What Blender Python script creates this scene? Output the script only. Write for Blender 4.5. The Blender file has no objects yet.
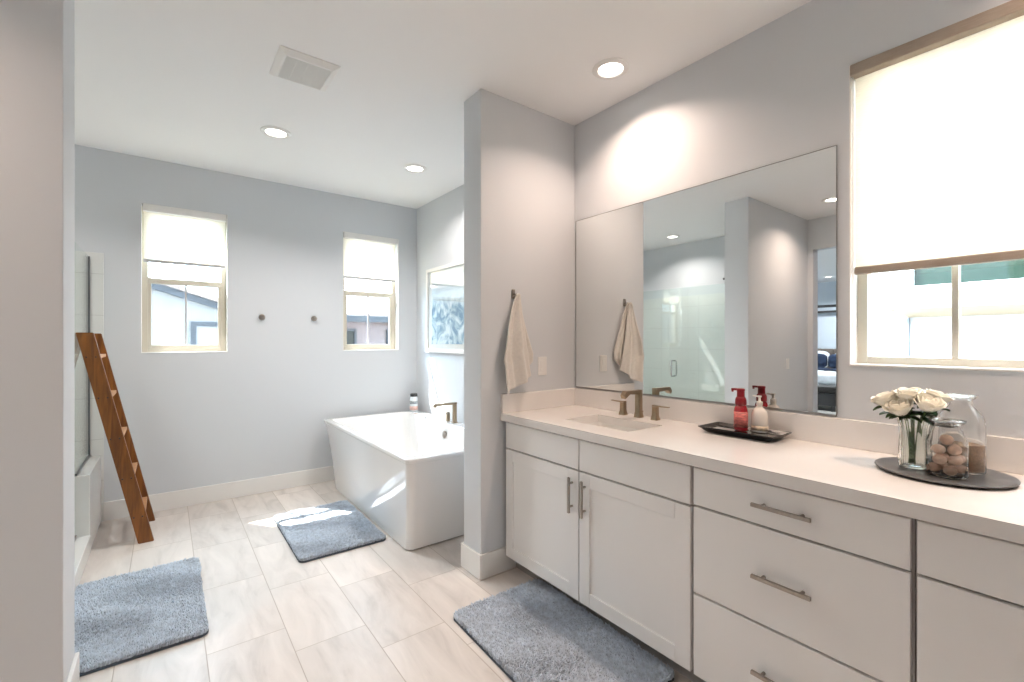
import bpy, bmesh, math, random
import numpy as np
from mathutils import Vector, Matrix

random.seed(7)
rng = np.random.default_rng(7)
SC = bpy.context.scene
COL = SC.collection
PI = math.pi

# ------------------------------------------------------------------ camera
H = 1.335
YAW = math.radians(37.15)
cam_d = bpy.data.cameras.new('camera')
cam_d.sensor_width = 36.0
cam_d.lens = 456.0 / 1024.0 * 36.0
cam_d.clip_start = 0.02
cam_d.clip_end = 200
cam = bpy.data.objects.new('camera', cam_d)
cam.location = (0, 0, H)
cam.rotation_euler = (PI / 2, 0, -YAW)
COL.objects.link(cam)
SC.camera = cam

# ------------------------------------------------------------------ light
SC.view_settings.view_transform = 'Standard'
SC.view_settings.look = 'None'
SC.view_settings.gamma = 1.0
SC.view_settings.use_curve_mapping = False
SC.view_settings.exposure = 0.60
SC.cycles.use_denoising = True
SC.cycles.max_bounces = 12
SC.cycles.diffuse_bounces = 7
SC.cycles.glossy_bounces = 6
SC.cycles.transmission_bounces = 8
SC.cycles.transparent_max_bounces = 24
SC.cycles.sample_clamp_indirect = 6.0
SC.cycles.caustics_reflective = False
SC.cycles.caustics_refractive = True

SKY = 2.6
SKY_SUNSIDE = 62.0
SUN = 47.0
CAN_WARM = (1.0, 0.76, 0.62)
CAN_COOL = (1.0, 0.93, 0.88)
CAN_W = 12.5
CAN_T = 10.0

world = bpy.data.worlds.new('sky')
SC.world = world
world.use_nodes = True
wn = world.node_tree.nodes
bg = wn['Background']
bg.inputs['Color'].default_value = (0.60, 0.82, 1.0, 1)
# the sky is brightest around the sun and dimmer on the far side
_tc = wn.new('ShaderNodeTexCoord')
_dot = wn.new('ShaderNodeVectorMath')
_dot.operation = 'DOT_PRODUCT'
_dot.inputs[1].default_value = Vector((-0.39, 0.555, 1.0)).normalized()
_mx = wn.new('ShaderNodeMath')
_mx.operation = 'MAXIMUM'
_mx.inputs[1].default_value = 0.0
_pw = wn.new('ShaderNodeMath')
_pw.operation = 'POWER'
_pw.inputs[1].default_value = 3.0
_ma = wn.new('ShaderNodeMath')
_ma.operation = 'MULTIPLY_ADD'
_ma.inputs[1].default_value = SKY_SUNSIDE
_ma.inputs[2].default_value = SKY
_ln = world.node_tree.links
_ln.new(_tc.outputs['Generated'], _dot.inputs[0])
_ln.new(_dot.outputs['Value'], _mx.inputs[0])
_ln.new(_mx.outputs[0], _pw.inputs[0])
_ln.new(_pw.outputs[0], _ma.inputs[0])
_ln.new(_ma.outputs[0], bg.inputs['Strength'])

sun_d = bpy.data.lights.new('sun', 'SUN')
sun_d.energy = SUN
sun_d.angle = math.radians(0.5)
sun_d.color = (1.0, 0.93, 0.84)
sun_o = bpy.data.objects.new('sun', sun_d)
sun_o.rotation_euler = Vector((0.39, -0.555, -1.0)).to_track_quat('-Z', 'Y').to_euler()
sun_o.location = (-3, 10, 12)
COL.objects.link(sun_o)


def portal(loc, rot, sx, sy):
    """sampling portal that guides the sky's light through a window opening"""
    p = bpy.data.lights.new('window_portal', 'AREA')
    p.shape = 'RECTANGLE'
    p.size, p.size_y = sx, sy
    p.cycles.is_portal = True
    o = bpy.data.objects.new('window_portal', p)
    o.location = loc
    o.rotation_euler = rot
    COL.objects.link(o)


portal((.128, 4.72, 1.821), (-PI / 2, 0, 0), .60, 1.20)
portal((1.655, 4.72, 1.821), (-PI / 2, 0, 0), .60, 1.20)
portal((2.335, .06, 1.83), (0, PI / 2, 0), 1.22, 1.20)


# ------------------------------------------------------------------ helpers
def s2l(h):
    v = [int(h[i:i + 2], 16) / 255 for i in (0, 2, 4)]
    return tuple(c / 12.92 if c <= 0.04045 else ((c + 0.055) / 1.055) ** 2.4 for c in v) + (1,)


def mat(name, col, rough=0.5, metal=0.0, noise=None, bump=None, coat=0.0, spec=0.5, sheen=0.0):
    """principled material; noise=(scale, amount[, stretch]) varies the colour, bump=(scale, strength)"""
    m = bpy.data.materials.new(name)
    m.use_nodes = True
    nt = m.node_tree
    b = nt.nodes['Principled BSDF']
    c = s2l(col) if isinstance(col, str) else col
    b.inputs['Base Color'].default_value = c
    b.inputs['Roughness'].default_value = rough
    b.inputs['Metallic'].default_value = metal
    b.inputs['Coat Weight'].default_value = coat
    b.inputs['Specular IOR Level'].default_value = spec
    b.inputs['Sheen Weight'].default_value = sheen
    tc = nt.nodes.new('ShaderNodeTexCoord')
    if noise:
        mp = nt.nodes.new('ShaderNodeMapping')
        mp.inputs['Scale'].default_value = noise[2] if len(noise) > 2 else (1, 1, 1)
        nt.links.new(tc.outputs['Object'], mp.inputs['Vector'])
        n = nt.nodes.new('ShaderNodeTexNoise')
        n.inputs['Scale'].default_value = noise[0]
        n.inputs['Detail'].default_value = 6
        nt.links.new(mp.outputs['Vector'], n.inputs['Vector'])
        r = nt.nodes.new('ShaderNodeMapRange')
        r.inputs['From Min'].default_value = 0.3
        r.inputs['From Max'].default_value = 0.7
        r.inputs['To Min'].default_value = 1 - noise[1]
        r.inputs['To Max'].default_value = 1 + noise[1] * 0.6
        nt.links.new(n.outputs['Fac'], r.inputs['Value'])
        mx = nt.nodes.new('ShaderNodeMix')
        mx.data_type = 'RGBA'
        mx.blend_type = 'MULTIPLY'
        mx.inputs['Factor'].default_value = 1
        mx.inputs['A'].default_value = c
        nt.links.new(r.outputs['Result'], mx.inputs['B'])
        nt.links.new(mx.outputs['Result'], b.inputs['Base Color'])
    if bump:
        n2 = nt.nodes.new('ShaderNodeTexNoise')
        n2.inputs['Scale'].default_value = bump[0]
        n2.inputs['Detail'].default_value = 3
        nt.links.new(tc.outputs['Object'], n2.inputs['Vector'])
        bp = nt.nodes.new('ShaderNodeBump')
        bp.inputs['Strength'].default_value = bump[1]
        bp.inputs['Distance'].default_value = 0.002
        nt.links.new(n2.outputs['Fac'], bp.inputs['Height'])
        nt.links.new(bp.outputs['Normal'], b.inputs['Normal'])
    return m


def thin_glass(name, tint, refl=1.0, ior=1.45, rough=0.0):
    """a clear pane: tinted see-through mixed with a Fresnel mirror"""
    m = bpy.data.materials.new(name)
    m.use_nodes = True
    nt = m.node_tree
    nt.nodes.remove(nt.nodes['Principled BSDF'])
    out = nt.nodes['Material Output']
    tr = nt.nodes.new('ShaderNodeBsdfTransparent')
    tr.inputs['Color'].default_value = tint
    gl = nt.nodes.new('ShaderNodeBsdfGlossy')
    gl.inputs['Roughness'].default_value = rough
    gl.inputs['Color'].default_value = (refl, refl, refl, 1)
    fr = nt.nodes.new('ShaderNodeFresnel')
    geo = nt.nodes.new('ShaderNodeNewGeometry')
    mr = nt.nodes.new('ShaderNodeMapRange')          # both faces of the pane mirror alike
    mr.inputs['To Min'].default_value = ior
    mr.inputs['To Max'].default_value = 1 / ior
    nt.links.new(geo.outputs['Backfacing'], mr.inputs['Value'])
    nt.links.new(mr.outputs['Result'], fr.inputs['IOR'])
    mx = nt.nodes.new('ShaderNodeMixShader')
    nt.links.new(fr.outputs['Fac'], mx.inputs['Fac'])
    nt.links.new(tr.outputs['BSDF'], mx.inputs[1])
    nt.links.new(gl.outputs['BSDF'], mx.inputs[2])
    nt.links.new(mx.outputs['Shader'], out.inputs['Surface'])
    return m


def shade_fabric(name, col, trans):
    m = bpy.data.materials.new(name)
    m.use_nodes = True
    nt = m.node_tree
    nt.nodes.remove(nt.nodes['Principled BSDF'])
    out = nt.nodes['Material Output']
    tc = nt.nodes.new('ShaderNodeTexCoord')
    mp = nt.nodes.new('ShaderNodeMapping')
    mp.inputs['Scale'].default_value = (30, 30, 400)
    n = nt.nodes.new('ShaderNodeTexNoise')
    n.inputs['Scale'].default_value = 1.0
    nt.links.new(tc.outputs['Object'], mp.inputs['Vector'])
    nt.links.new(mp.outputs['Vector'], n.inputs['Vector'])
    cr = nt.nodes.new('ShaderNodeValToRGB')
    c = s2l(col)
    cr.color_ramp.elements[0].position = 0.3
    cr.color_ramp.elements[0].color = tuple(x * 0.9 for x in c[:3]) + (1,)
    cr.color_ramp.elements[1].position = 0.65
    cr.color_ramp.elements[1].color = c
    nt.links.new(n.outputs['Fac'], cr.inputs['Fac'])
    d = nt.nodes.new('ShaderNodeBsdfDiffuse')
    t = nt.nodes.new('ShaderNodeBsdfTranslucent')
    mx = nt.nodes.new('ShaderNodeMixShader')
    mx.inputs['Fac'].default_value = trans
    nt.links.new(cr.outputs['Color'], d.inputs['Color'])
    nt.links.new(cr.outputs['Color'], t.inputs['Color'])
    nt.links.new(d.outputs['BSDF'], mx.inputs[1])
    nt.links.new(t.outputs['BSDF'], mx.inputs[2])
    nt.links.new(mx.outputs['Shader'], out.inputs['Surface'])
    return m


def emit(name, col, strength):
    m = bpy.data.materials.new(name)
    m.use_nodes = True
    b = m.node_tree.nodes['Principled BSDF']
    b.inputs['Base Color'].default_value = (0.9, 0.9, 0.9, 1)
    b.inputs['Emission Color'].default_value = col
    b.inputs['Emission Strength'].default_value = strength
    return m


class MB:
    """collects shapes and links them as ONE mesh object"""

    def __init__(self):
        self.bm = bmesh.new()

    def box(self, x0, x1, y0, y1, z0, z1, bev=0.0, seg=2, M=None):
        bm = self.bm
        T = Matrix.Translation(((x0 + x1) / 2, (y0 + y1) / 2, (z0 + z1) / 2)) @ Matrix.Diagonal((abs(x1 - x0), abs(y1 - y0), abs(z1 - z0), 1))
        if M is not None:
            T = M @ T
        g = bmesh.ops.create_cube(bm, size=1.0, matrix=T)
        if bev > 0:
            es = list({e for v in g['verts'] for e in v.link_edges})
            bmesh.ops.bevel(bm, geom=es, offset=bev, segments=seg, affect='EDGES', profile=0.5)
        return self

    def hull(self, lower, upper):
        """eight-cornered block from two four-cornered rings"""
        vs = [self.bm.verts.new(p) for p in list(lower) + list(upper)]
        n = len(lower)
        self.bm.faces.new(vs[:n][::-1])
        self.bm.faces.new(vs[n:])
        for i in range(n):
            j = (i + 1) % n
            self.bm.faces.new((vs[i], vs[j], vs[n + j], vs[n + i]))
        return self

    def loft(self, rings, cap0=True, cap1=True):
        bm = self.bm
        R = [[bm.verts.new(p) for p in r] for r in rings]
        n = len(R[0])
        for a, b in zip(R, R[1:]):
            for i in range(n):
                j = (i + 1) % n
                bm.faces.new((a[i], a[j], b[j], b[i]))
        if cap0:
            bm.faces.new(R[0][::-1])
        if cap1:
            bm.faces.new(R[-1])
        return self

    def lathe(self, prof, c=(0, 0, 0), seg=32, cap0=True, cap1=True, axis=None, sx=1, sy=1):
        q = Matrix.Identity(3) if axis is None else Vector((0, 0, 1)).rotation_difference(Vector(axis)).to_matrix()
        rings = []
        for r, z in prof:
            rings.append([Vector(c) + q @ Vector((max(r, 1e-4) * math.cos(2 * PI * k / seg) * sx, max(r, 1e-4) * math.sin(2 * PI * k / seg) * sy, z)) for k in range(seg)])
        return self.loft(rings, cap0, cap1)

    def cyl(self, p0, p1, r0, r1=None, seg=20, bev=0.0):
        p0, p1 = Vector(p0), Vector(p1)
        L = (p1 - p0).length
        r1 = r0 if r1 is None else r1
        prof = [(r0, 0), (r1, L)]
        if bev:
            prof = [(r0 - bev, 0), (r0 - bev * .3, bev * .3), (r0, bev), (r1, L - bev), (r1 - bev * .3, L - bev * .3), (r1 - bev, L)]
        return self.lathe(prof, p0, seg, axis=(p1 - p0).normalized())

    def tube(self, pts, r, seg=8, closed=False):
        pts = [Vector(p) for p in pts]
        rr = r if isinstance(r, (list, tuple)) else [r] * len(pts)
        up = None
        rings = []
        for i, p in enumerate(pts):
            a = pts[max(i - 1, 0)]
            b = pts[min(i + 1, len(pts) - 1)]
            t = (b - a).normalized()
            if up is None:
                up = Vector((0, 0, 1)) if abs(t.z) < 0.9 else Vector((1, 0, 0))
            s = t.cross(up).normalized()
            up = s.cross(t).normalized()
            rings.append([p + (s * math.cos(2 * PI * k / seg) + up * math.sin(2 * PI * k / seg)) * rr[i] for k in range(seg)])
        return self.loft(rings)

    def ball(self, c, r, sc=(1, 1, 1), sub=2, jit=0.0, rot=None):
        M = Matrix.Translation(c) @ (rot.to_4x4() if rot else Matrix.Identity(4)) @ Matrix.Diagonal((sc[0], sc[1], sc[2], 1))
        g = bmesh.ops.create_icosphere(self.bm, subdivisions=sub, radius=r, matrix=M)
        if jit:
            for v in g['verts']:
                v.co += (v.co - Vector(c)) * random.uniform(-jit, jit)
        return self

    def prism(self, poly, axis, a0, a1):
        """extrude a polygon (list of 2-D points) along an axis"""
        def P(p, a):
            return {'x': (a, p[0], p[1]), 'y': (p[0], a, p[1]), 'z': (p[0], p[1], a)}[axis]
        n = len(poly)
        A = [self.bm.verts.new(P(p, a0)) for p in poly]
        B = [self.bm.verts.new(P(p, a1)) for p in poly]
        self.bm.faces.new(A[::-1])
        self.bm.faces.new(B)
        for i in range(n):
            j = (i + 1) % n
            self.bm.faces.new((A[i], A[j], B[j], B[i]))
        return self

    def grid(self, f, nu, nv):
        bm = self.bm
        V = [[bm.verts.new(f(i / nu, j / nv)) for j in range(nv + 1)] for i in range(nu + 1)]
        for i in range(nu):
            for j in range(nv):
                bm.faces.new((V[i][j], V[i + 1][j], V[i + 1][j + 1], V[i][j + 1]))
        return self

    def build(self, name, m, parent=None, smooth=False, angle=40):
        bm = self.bm
        bmesh.ops.recalc_face_normals(bm, faces=bm.faces)
        off = Vector((0, 0, 0))
        if parent is None:
            lo = Vector([min(v.co[i] for v in bm.verts) for i in range(3)])
            hi = Vector([max(v.co[i] for v in bm.verts) for i in range(3)])
            off = Vector(((lo.x + hi.x) / 2, (lo.y + hi.y) / 2, lo.z))
        else:
            q = parent
            while q is not None:
                off = off + Vector(q.location)
                q = q.parent
        bmesh.ops.translate(bm, verts=bm.verts, vec=-off)
        if smooth:
            lim = math.radians(angle)
            for f in bm.faces:
                f.smooth = True
            for e in bm.edges:
                if len(e.link_faces) == 2 and e.calc_face_angle(0) > lim:
                    e.smooth = False
        me = bpy.data.meshes.new(name)
        bm.to_mesh(me)
        bm.free()
        me.materials.append(m)
        o = bpy.data.objects.new(name, me)
        COL.objects.link(o)
        if parent is None:
            o.location = off
        else:
            o.parent = parent
        return o


def tag(o, label, cat, group=None):
    o['label'] = label
    o['category'] = cat
    if group:
        o['group'] = group
    return o


def thing(name, label, cat, loc=(0, 0, 0), group=None):
    o = bpy.data.objects.new(name, None)
    COL.objects.link(o)
    o.location = loc
    o.empty_display_size = 0.05
    return tag(o, label, cat, group)


def struct(o):
    o['kind'] = 'structure'
    return o


def copy_tree(o, parent=None):
    c = o.copy()
    COL.objects.link(c)
    c.parent = parent
    for ch in o.children:
        copy_tree(ch, c)
    return c


def dup(o, loc, label, group=None, rz=None):
    c = copy_tree(o)
    c.location = loc
    c['label'] = label
    if group:
        c['group'] = group
    if rz is not None:
        c.rotation_euler = (0, 0, rz)
    return c


def rrect(x0, x1, y0, y1, r, z, n=6):
    pts = []
    for cx, cy, a in ((x1 - r, y1 - r, 0), (x0 + r, y1 - r, PI / 2), (x0 + r, y0 + r, PI), (x1 - r, y0 + r, 1.5 * PI)):
        for k in range(n + 1):
            t = a + (PI / 2) * k / n
            pts.append((cx + r * math.cos(t), cy + r * math.sin(t), z))
    return pts


# ------------------------------------------------------------------ materials
M_wall = mat('wall_paint', (0.642, 0.665, 0.690, 1), 0.75, bump=(220, 0.08), spec=0.25)
M_ceil = mat('ceiling_paint', (0.88, 0.88, 0.88, 1), 0.85, spec=0.2)
M_trim = mat('white_trim_paint', (0.80, 0.79, 0.77, 1), 0.4)
M_cab = mat('cabinet_paint', (0.81, 0.80, 0.785, 1), 0.38)
M_cabin = mat('cabinet_box', (0.42, 0.41, 0.40, 1), 0.6)
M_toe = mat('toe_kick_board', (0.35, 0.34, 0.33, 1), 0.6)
M_quartz = mat('white_quartz', (0.78, 0.755, 0.73, 1), 0.22, noise=(3.0, 0.06, (1, .35, 1)), coat=0.1)
M_porc = mat('white_porcelain', (0.82, 0.82, 0.80, 1), 0.1, coat=0.4)
M_tub = mat('white_acrylic', (0.80, 0.80, 0.795, 1), 0.06, coat=1.0)
M_nickel = mat('brushed_nickel', s2l('a8a098'), 0.3, 1.0, noise=(90, 0.08, (1, 1, .1)))
M_bronze = mat('warm_brushed_nickel', s2l('a8967f'), 0.28, 1.0, noise=(90, 0.08, (1, 1, .1)))
M_chrome = mat('chrome', (0.62, 0.63, 0.64, 1), 0.12, 1.0)
M_dark = mat('dark_metal_channel', (0.16, 0.17, 0.18, 1), 0.35, 0.8)
M_mirror = mat('mirror_silver', (0.90, 0.92, 0.915, 1), 0.0, 1.0)
M_mirror_edge = mat('mirror_clip_metal', (0.35, 0.35, 0.34, 1), 0.3, 1.0)
M_vinyl = mat('almond_vinyl', s2l('cdc6b6'), 0.4)
M_reveal = mat('white_window_reveal', (0.82, 0.81, 0.79, 1), 0.6)
M_pane = thin_glass('window_pane', (0.96, 0.97, 0.97, 1))
M_screen = thin_glass('insect_screen', (0.66, 0.66, 0.66, 1), 0.0)
M_shower = thin_glass('shower_glass', (0.925, 0.968, 0.957, 1), 1.0, 1.5)
M_clear = thin_glass('clear_glass', (0.978, 0.985, 0.982, 1), 0.9, 1.30)
M_greenglass = thin_glass('vase_glass', (0.925, 0.96, 0.94, 1), 0.9, 1.45)
M_vase = mat('vase_crystal', (0.93, 0.97, 0.95, 1), 0.0)
M_vase.node_tree.nodes['Principled BSDF'].inputs['Transmission Weight'].default_value = 1.0
M_vase.node_tree.nodes['Principled BSDF'].inputs['IOR'].default_value = 1.45
M_jar = mat('jar_crystal', (0.985, 0.99, 0.987, 1), 0.0)
M_jar.node_tree.nodes['Principled BSDF'].inputs['Transmission Weight'].default_value = 1.0
M_jar.node_tree.nodes['Principled BSDF'].inputs['IOR'].default_value = 1.42
M_picglass = thin_glass('picture_glass', (0.97, 0.98, 0.98, 1), 1.0, 1.5)
M_shade = shade_fabric('white_shade_fabric', 'fbf5ea', 0.62)
M_shade_t = shade_fabric('backlit_taupe_fabric', 'a99c8f', 0.05)  # taupe puts the cassette's backlit shade into the fabric colour
M_bar = mat('backlit_grey_bar', (0.52, 0.52, 0.53, 1), .4)  # grey holds the hem bars' backlit shade; muntins share it
M_plastic_w = mat('white_plastic', (0.80, 0.79, 0.77, 1), 0.35)
M_grille = mat('grille_plastic', (0.76, 0.76, 0.74, 1), 0.5)
M_grille_dk = mat('grille_backing', (0.42, 0.42, 0.41, 1), 0.7)
M_lens = emit('lamp_lens', (1.0, 0.93, 0.84, 1), 6.0)
M_towel = mat('cream_terry', s2l('dad5ce'), 0.95, noise=(60, 0.06), bump=(500, 0.8), sheen=0.4)
M_tray_blk = mat('black_lacquer', (0.012, 0.010, 0.009, 1), 0.25)
M_tray_mir = mat('tray_mirror', (0.75, 0.74, 0.72, 1), 0.02, 1.0)
M_red = mat('red_plastic', (0.36, 0.012, 0.022, 1), 0.18, coat=0.4)
M_redcap = mat('red_pump_plastic', (0.24, 0.008, 0.016, 1), 0.3)
M_redlabel = mat('pink_label', (0.62, 0.16, 0.14, 1), 0.5, noise=(60, 0.5, (1, 1, 3)))
M_soap = mat('milky_bottle', (0.80, 0.74, 0.67, 1), 0.15, coat=0.4)
M_soaplabel = mat('cream_label', (0.74, 0.60, 0.44, 1), 0.5, noise=(70, 0.4, (1, 1, 2)))
M_slate = mat('dark_slate_metal', (0.20, 0.20, 0.20, 1), 0.30, 0.5, noise=(14, 0.3))
M_rose = mat('cream_petal', s2l('f5f1e4'), 0.6, noise=(20, 0.06), sheen=0.2)
M_stem = mat('rose_stem', s2l('56703f'), 0.5)
M_leaf = mat('rose_leaf', s2l('2f4a24'), 0.45, noise=(30, 0.3))
M_egg = mat('tan_bath_ball', s2l('dcb8a0'), 0.85, noise=(50, 0.2), bump=(200, 0.8))
M_salt = mat('brown_bath_salt', s2l('b08d6c'), 0.9, noise=(250, 0.35), bump=(350, 1.0))
M_black = mat('black_plastic', (0.02, 0.02, 0.022, 1), 0.35)
M_grey_tile = mat('pale_shower_tile', (0.72, 0.73, 0.72, 1), 0.25, noise=(2.5, 0.06))
M_navy = mat('navy_cotton', s2l('1f2e47'), 0.9, noise=(40, 0.15))
M_white_cloth = mat('white_cotton', (0.78, 0.80, 0.82, 1), 0.9, noise=(14, 0.1))
M_headboard = mat('tufted_taupe', s2l('6a6058'), 0.8)
M_darkwood = mat('espresso_wood', s2l('2a2523'), 0.45)
M_bedwall = mat('bedroom_paint', (0.56, 0.61, 0.66, 1), 0.8)
M_carpet = mat('bedroom_carpet', (0.45, 0.42, 0.38, 1), 0.95, noise=(80, 0.2))
M_stucco = mat('white_stucco', (0.50, 0.49, 0.48, 1), 0.9, bump=(60, 0.5), noise=(5, 0.03))
M_stucco_m = mat('mauve_stucco', s2l('b3a4a4'), 0.9, bump=(60, 0.5))
M_ledge = mat('beige_stucco_band', s2l('b5a38c'), 0.9, bump=(60, 0.5))
M_fascia = mat('grey_fascia', s2l('63676e'), 0.6)
M_rooftile = mat('pale_roof_tile', s2l('cdb9b0'), 0.8, noise=(6, 0.2))
M_greenpane = mat('dark_green_window_glass', (0.006, 0.014, 0.010, 1), 0.05)
M_ground = mat('dark_ground', (0.09, 0.088, 0.08, 1), 0.95, noise=(2, 0.2))  # unseen ground, kept dark to cut light bounced onto the houses
M_backing = mat('rug_backing', s2l('4c5560'), 0.95)


def wood_material():
    m = mat('stained_pine', s2l('6a3a16'), 0.45)
    nt = m.node_tree
    b = nt.nodes['Principled BSDF']
    tc = nt.nodes.new('ShaderNodeTexCoord')
    mp = nt.nodes.new('ShaderNodeMapping')
    mp.inputs['Rotation'].default_value = (0, math.radians(12), 0)
    mp.inputs['Scale'].default_value = (9, 9, 0.8)
    n = nt.nodes.new('ShaderNodeTexNoise')
    n.inputs['Scale'].default_value = 4.0
    n.inputs['Detail'].default_value = 8
    n.inputs['Distortion'].default_value = 1.0
    cr = nt.nodes.new('ShaderNodeValToRGB')
    cr.color_ramp.elements[0].position = 0.25
    cr.color_ramp.elements[0].color = s2l('552c0d')
    cr.color_ramp.elements[1].position = 0.75
    cr.color_ramp.elements[1].color = s2l('935a1f')
    nt.links.new(tc.outputs['Object'], mp.inputs['Vector'])
    nt.links.new(mp.outputs['Vector'], n.inputs['Vector'])
    nt.links.new(n.outputs['Fac'], cr.inputs['Fac'])
    nt.links.new(cr.outputs['Color'], b.inputs['Base Color'])
    return m


M_wood = wood_material()
M_rung = mat('pale_rung_pine', s2l('b98a63'), 0.5, noise=(20, 0.2, (1, 6, 1)))


def math_node(nt, op, a, b=None, c=None):
    n = nt.nodes.new('ShaderNodeMath')
    n.operation = op
    for k, v in enumerate((a, b, c)):
        if v is None:
            continue
        if isinstance(v, (int, float)):
            n.inputs[k].default_value = v
        else:
            nt.links.new(v, n.inputs[k])
    return n.outputs[0]


def floor_material():
    """0.306 x 0.612 m porcelain tiles, long side along y, stair-stepped by a third"""
    m = bpy.data.materials.new('porcelain_floor_tile')
    m.use_nodes = True
    nt = m.node_tree
    b = nt.nodes['Principled BSDF']
    geo = nt.nodes.new('ShaderNodeNewGeometry')
    sp = nt.nodes.new('ShaderNodeSeparateXYZ')
    nt.links.new(geo.outputs['Position'], sp.inputs[0])
    cx = math_node(nt, 'DIVIDE', math_node(nt, 'SUBTRACT', sp.outputs[0], 0.135), 0.306)
    col = math_node(nt, 'FLOOR', cx)
    fx = math_node(nt, 'SUBTRACT', cx, col)
    sh = math_node(nt, 'MULTIPLY', col, 0.204)
    vy = math_node(nt, 'DIVIDE', math_node(nt, 'ADD', math_node(nt, 'SUBTRACT', sp.outputs[1], 2.328), sh), 0.612)
    row = math_node(nt, 'FLOOR', vy)
    fy = math_node(nt, 'SUBTRACT', vy, row)
    ex = math_node(nt, 'MULTIPLY', math_node(nt, 'MINIMUM', fx, math_node(nt, 'SUBTRACT', 1.0, fx)), 0.306)
    ey = math_node(nt, 'MULTIPLY', math_node(nt, 'MINIMUM', fy, math_node(nt, 'SUBTRACT', 1.0, fy)), 0.612)
    d = math_node(nt, 'MINIMUM', ex, ey)
    grout = nt.nodes.new('ShaderNodeMapRange')
    grout.inputs['From Min'].default_value = 0.0010
    grout.inputs['From Max'].default_value = 0.0026
    grout.inputs['To Min'].default_value = 1
    grout.inputs['To Max'].default_value = 0
    nt.links.new(d, grout.inputs['Value'])
    # per tile random
    cmb = nt.nodes.new('ShaderNodeCombineXYZ')
    nt.links.new(col, cmb.inputs[0])
    nt.links.new(row, cmb.inputs[1])
    wnz = nt.nodes.new('ShaderNodeTexWhiteNoise')
    wnz.noise_dimensions = '3D'
    nt.links.new(cmb.outputs[0], wnz.inputs['Vector'])
    # veins: long streaks
    vec = nt.nodes.new('ShaderNodeVectorMath')
    vec.operation = 'MULTIPLY_ADD'
    nt.links.new(wnz.outputs['Color'], vec.inputs[0])
    vec.inputs[1].default_value = (30, 30, 30)
    nt.links.new(geo.outputs['Position'], vec.inputs[2])
    mp = nt.nodes.new('ShaderNodeMapping')
    mp.inputs['Rotation'].default_value = (0, 0, 0.18)
    mp.inputs['Scale'].default_value = (7, 1.6, 1)
    nt.links.new(vec.outputs[0], mp.inputs['Vector'])
    n = nt.nodes.new('ShaderNodeTexNoise')
    n.inputs['Scale'].default_value = 1.3
    n.inputs['Detail'].default_value = 7
    n.inputs['Roughness'].default_value = 0.62
    n.inputs['Distortion'].default_value = 0.8
    nt.links.new(mp.outputs[0], n.inputs['Vector'])
    cr = nt.nodes.new('ShaderNodeValToRGB')
    e = cr.color_ramp.elements
    e[0].position = 0.30
    e[0].color = s2l('bcb5af')
    e[1].position = 0.66
    e[1].color = s2l('d8d1cb')
    k = e.new(0.46)
    k.color = s2l('cdc6c0')
    nt.links.new(n.outputs['Fac'], cr.inputs['Fac'])
    br = nt.nodes.new('ShaderNodeMapRange')
    br.inputs['To Min'].default_value = 0.94
    br.inputs['To Max'].default_value = 1.04
    nt.links.new(wnz.outputs['Value'], br.inputs['Value'])
    mu = nt.nodes.new('ShaderNodeMix')
    mu.data_type = 'RGBA'
    mu.blend_type = 'MULTIPLY'
    mu.inputs['Factor'].default_value = 1
    nt.links.new(cr.outputs['Color'], mu.inputs['A'])
    nt.links.new(br.outputs['Result'], mu.inputs['B'])
    mg = nt.nodes.new('ShaderNodeMix')
    mg.data_type = 'RGBA'
    nt.links.new(grout.outputs['Result'], mg.inputs['Factor'])
    nt.links.new(mu.outputs['Result'], mg.inputs['A'])
    mg.inputs['B'].default_value = s2l('a89d92')
    nt.links.new(mg.outputs['Result'], b.inputs['Base Color'])
    b.inputs['Roughness'].default_value = 0.38
    bp = nt.nodes.new('ShaderNodeBump')
    bp.invert = True
    bp.inputs['Distance'].default_value = 0.001
    bp.inputs['Strength'].default_value = 0.6
    nt.links.new(grout.outputs['Result'], bp.inputs['Height'])
    nt.links.new(bp.outputs['Normal'], b.inputs['Normal'])
    return m


M_floor = floor_material()


def wall_tile_material():
    m = mat('shower_wall_tile', (0.74, 0.75, 0.735, 1), 0.22)
    nt = m.node_tree
    b = nt.nodes['Principled BSDF']
    geo = nt.nodes.new('ShaderNodeNewGeometry')
    sp = nt.nodes.new('ShaderNodeSeparateXYZ')
    nt.links.new(geo.outputs['Position'], sp.inputs[0])
    u = math_node(nt, 'ADD', sp.outputs[0], sp.outputs[1])
    fx = math_node(nt, 'FRACT', math_node(nt, 'DIVIDE', u, 0.61))
    fz = math_node(nt, 'FRACT', math_node(nt, 'DIVIDE', sp.outputs[2], 0.305))
    ex = math_node(nt, 'MULTIPLY', math_node(nt, 'MINIMUM', fx, math_node(nt, 'SUBTRACT', 1.0, fx)), 0.61)
    ez = math_node(nt, 'MULTIPLY', math_node(nt, 'MINIMUM', fz, math_node(nt, 'SUBTRACT', 1.0, fz)), 0.305)
    g = math_node(nt, 'LESS_THAN', math_node(nt, 'MINIMUM', ex, ez), 0.0015)
    mg = nt.nodes.new('ShaderNodeMix')
    mg.data_type = 'RGBA'
    nt.links.new(g, mg.inputs['Factor'])
    mg.inputs['A'].default_value = (0.74, 0.75, 0.735, 1)
    mg.inputs['B'].default_value = (0.55, 0.55, 0.54, 1)
    nt.links.new(mg.outputs['Result'], b.inputs['Base Color'])
    return m


M_tile = wall_tile_material()

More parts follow.
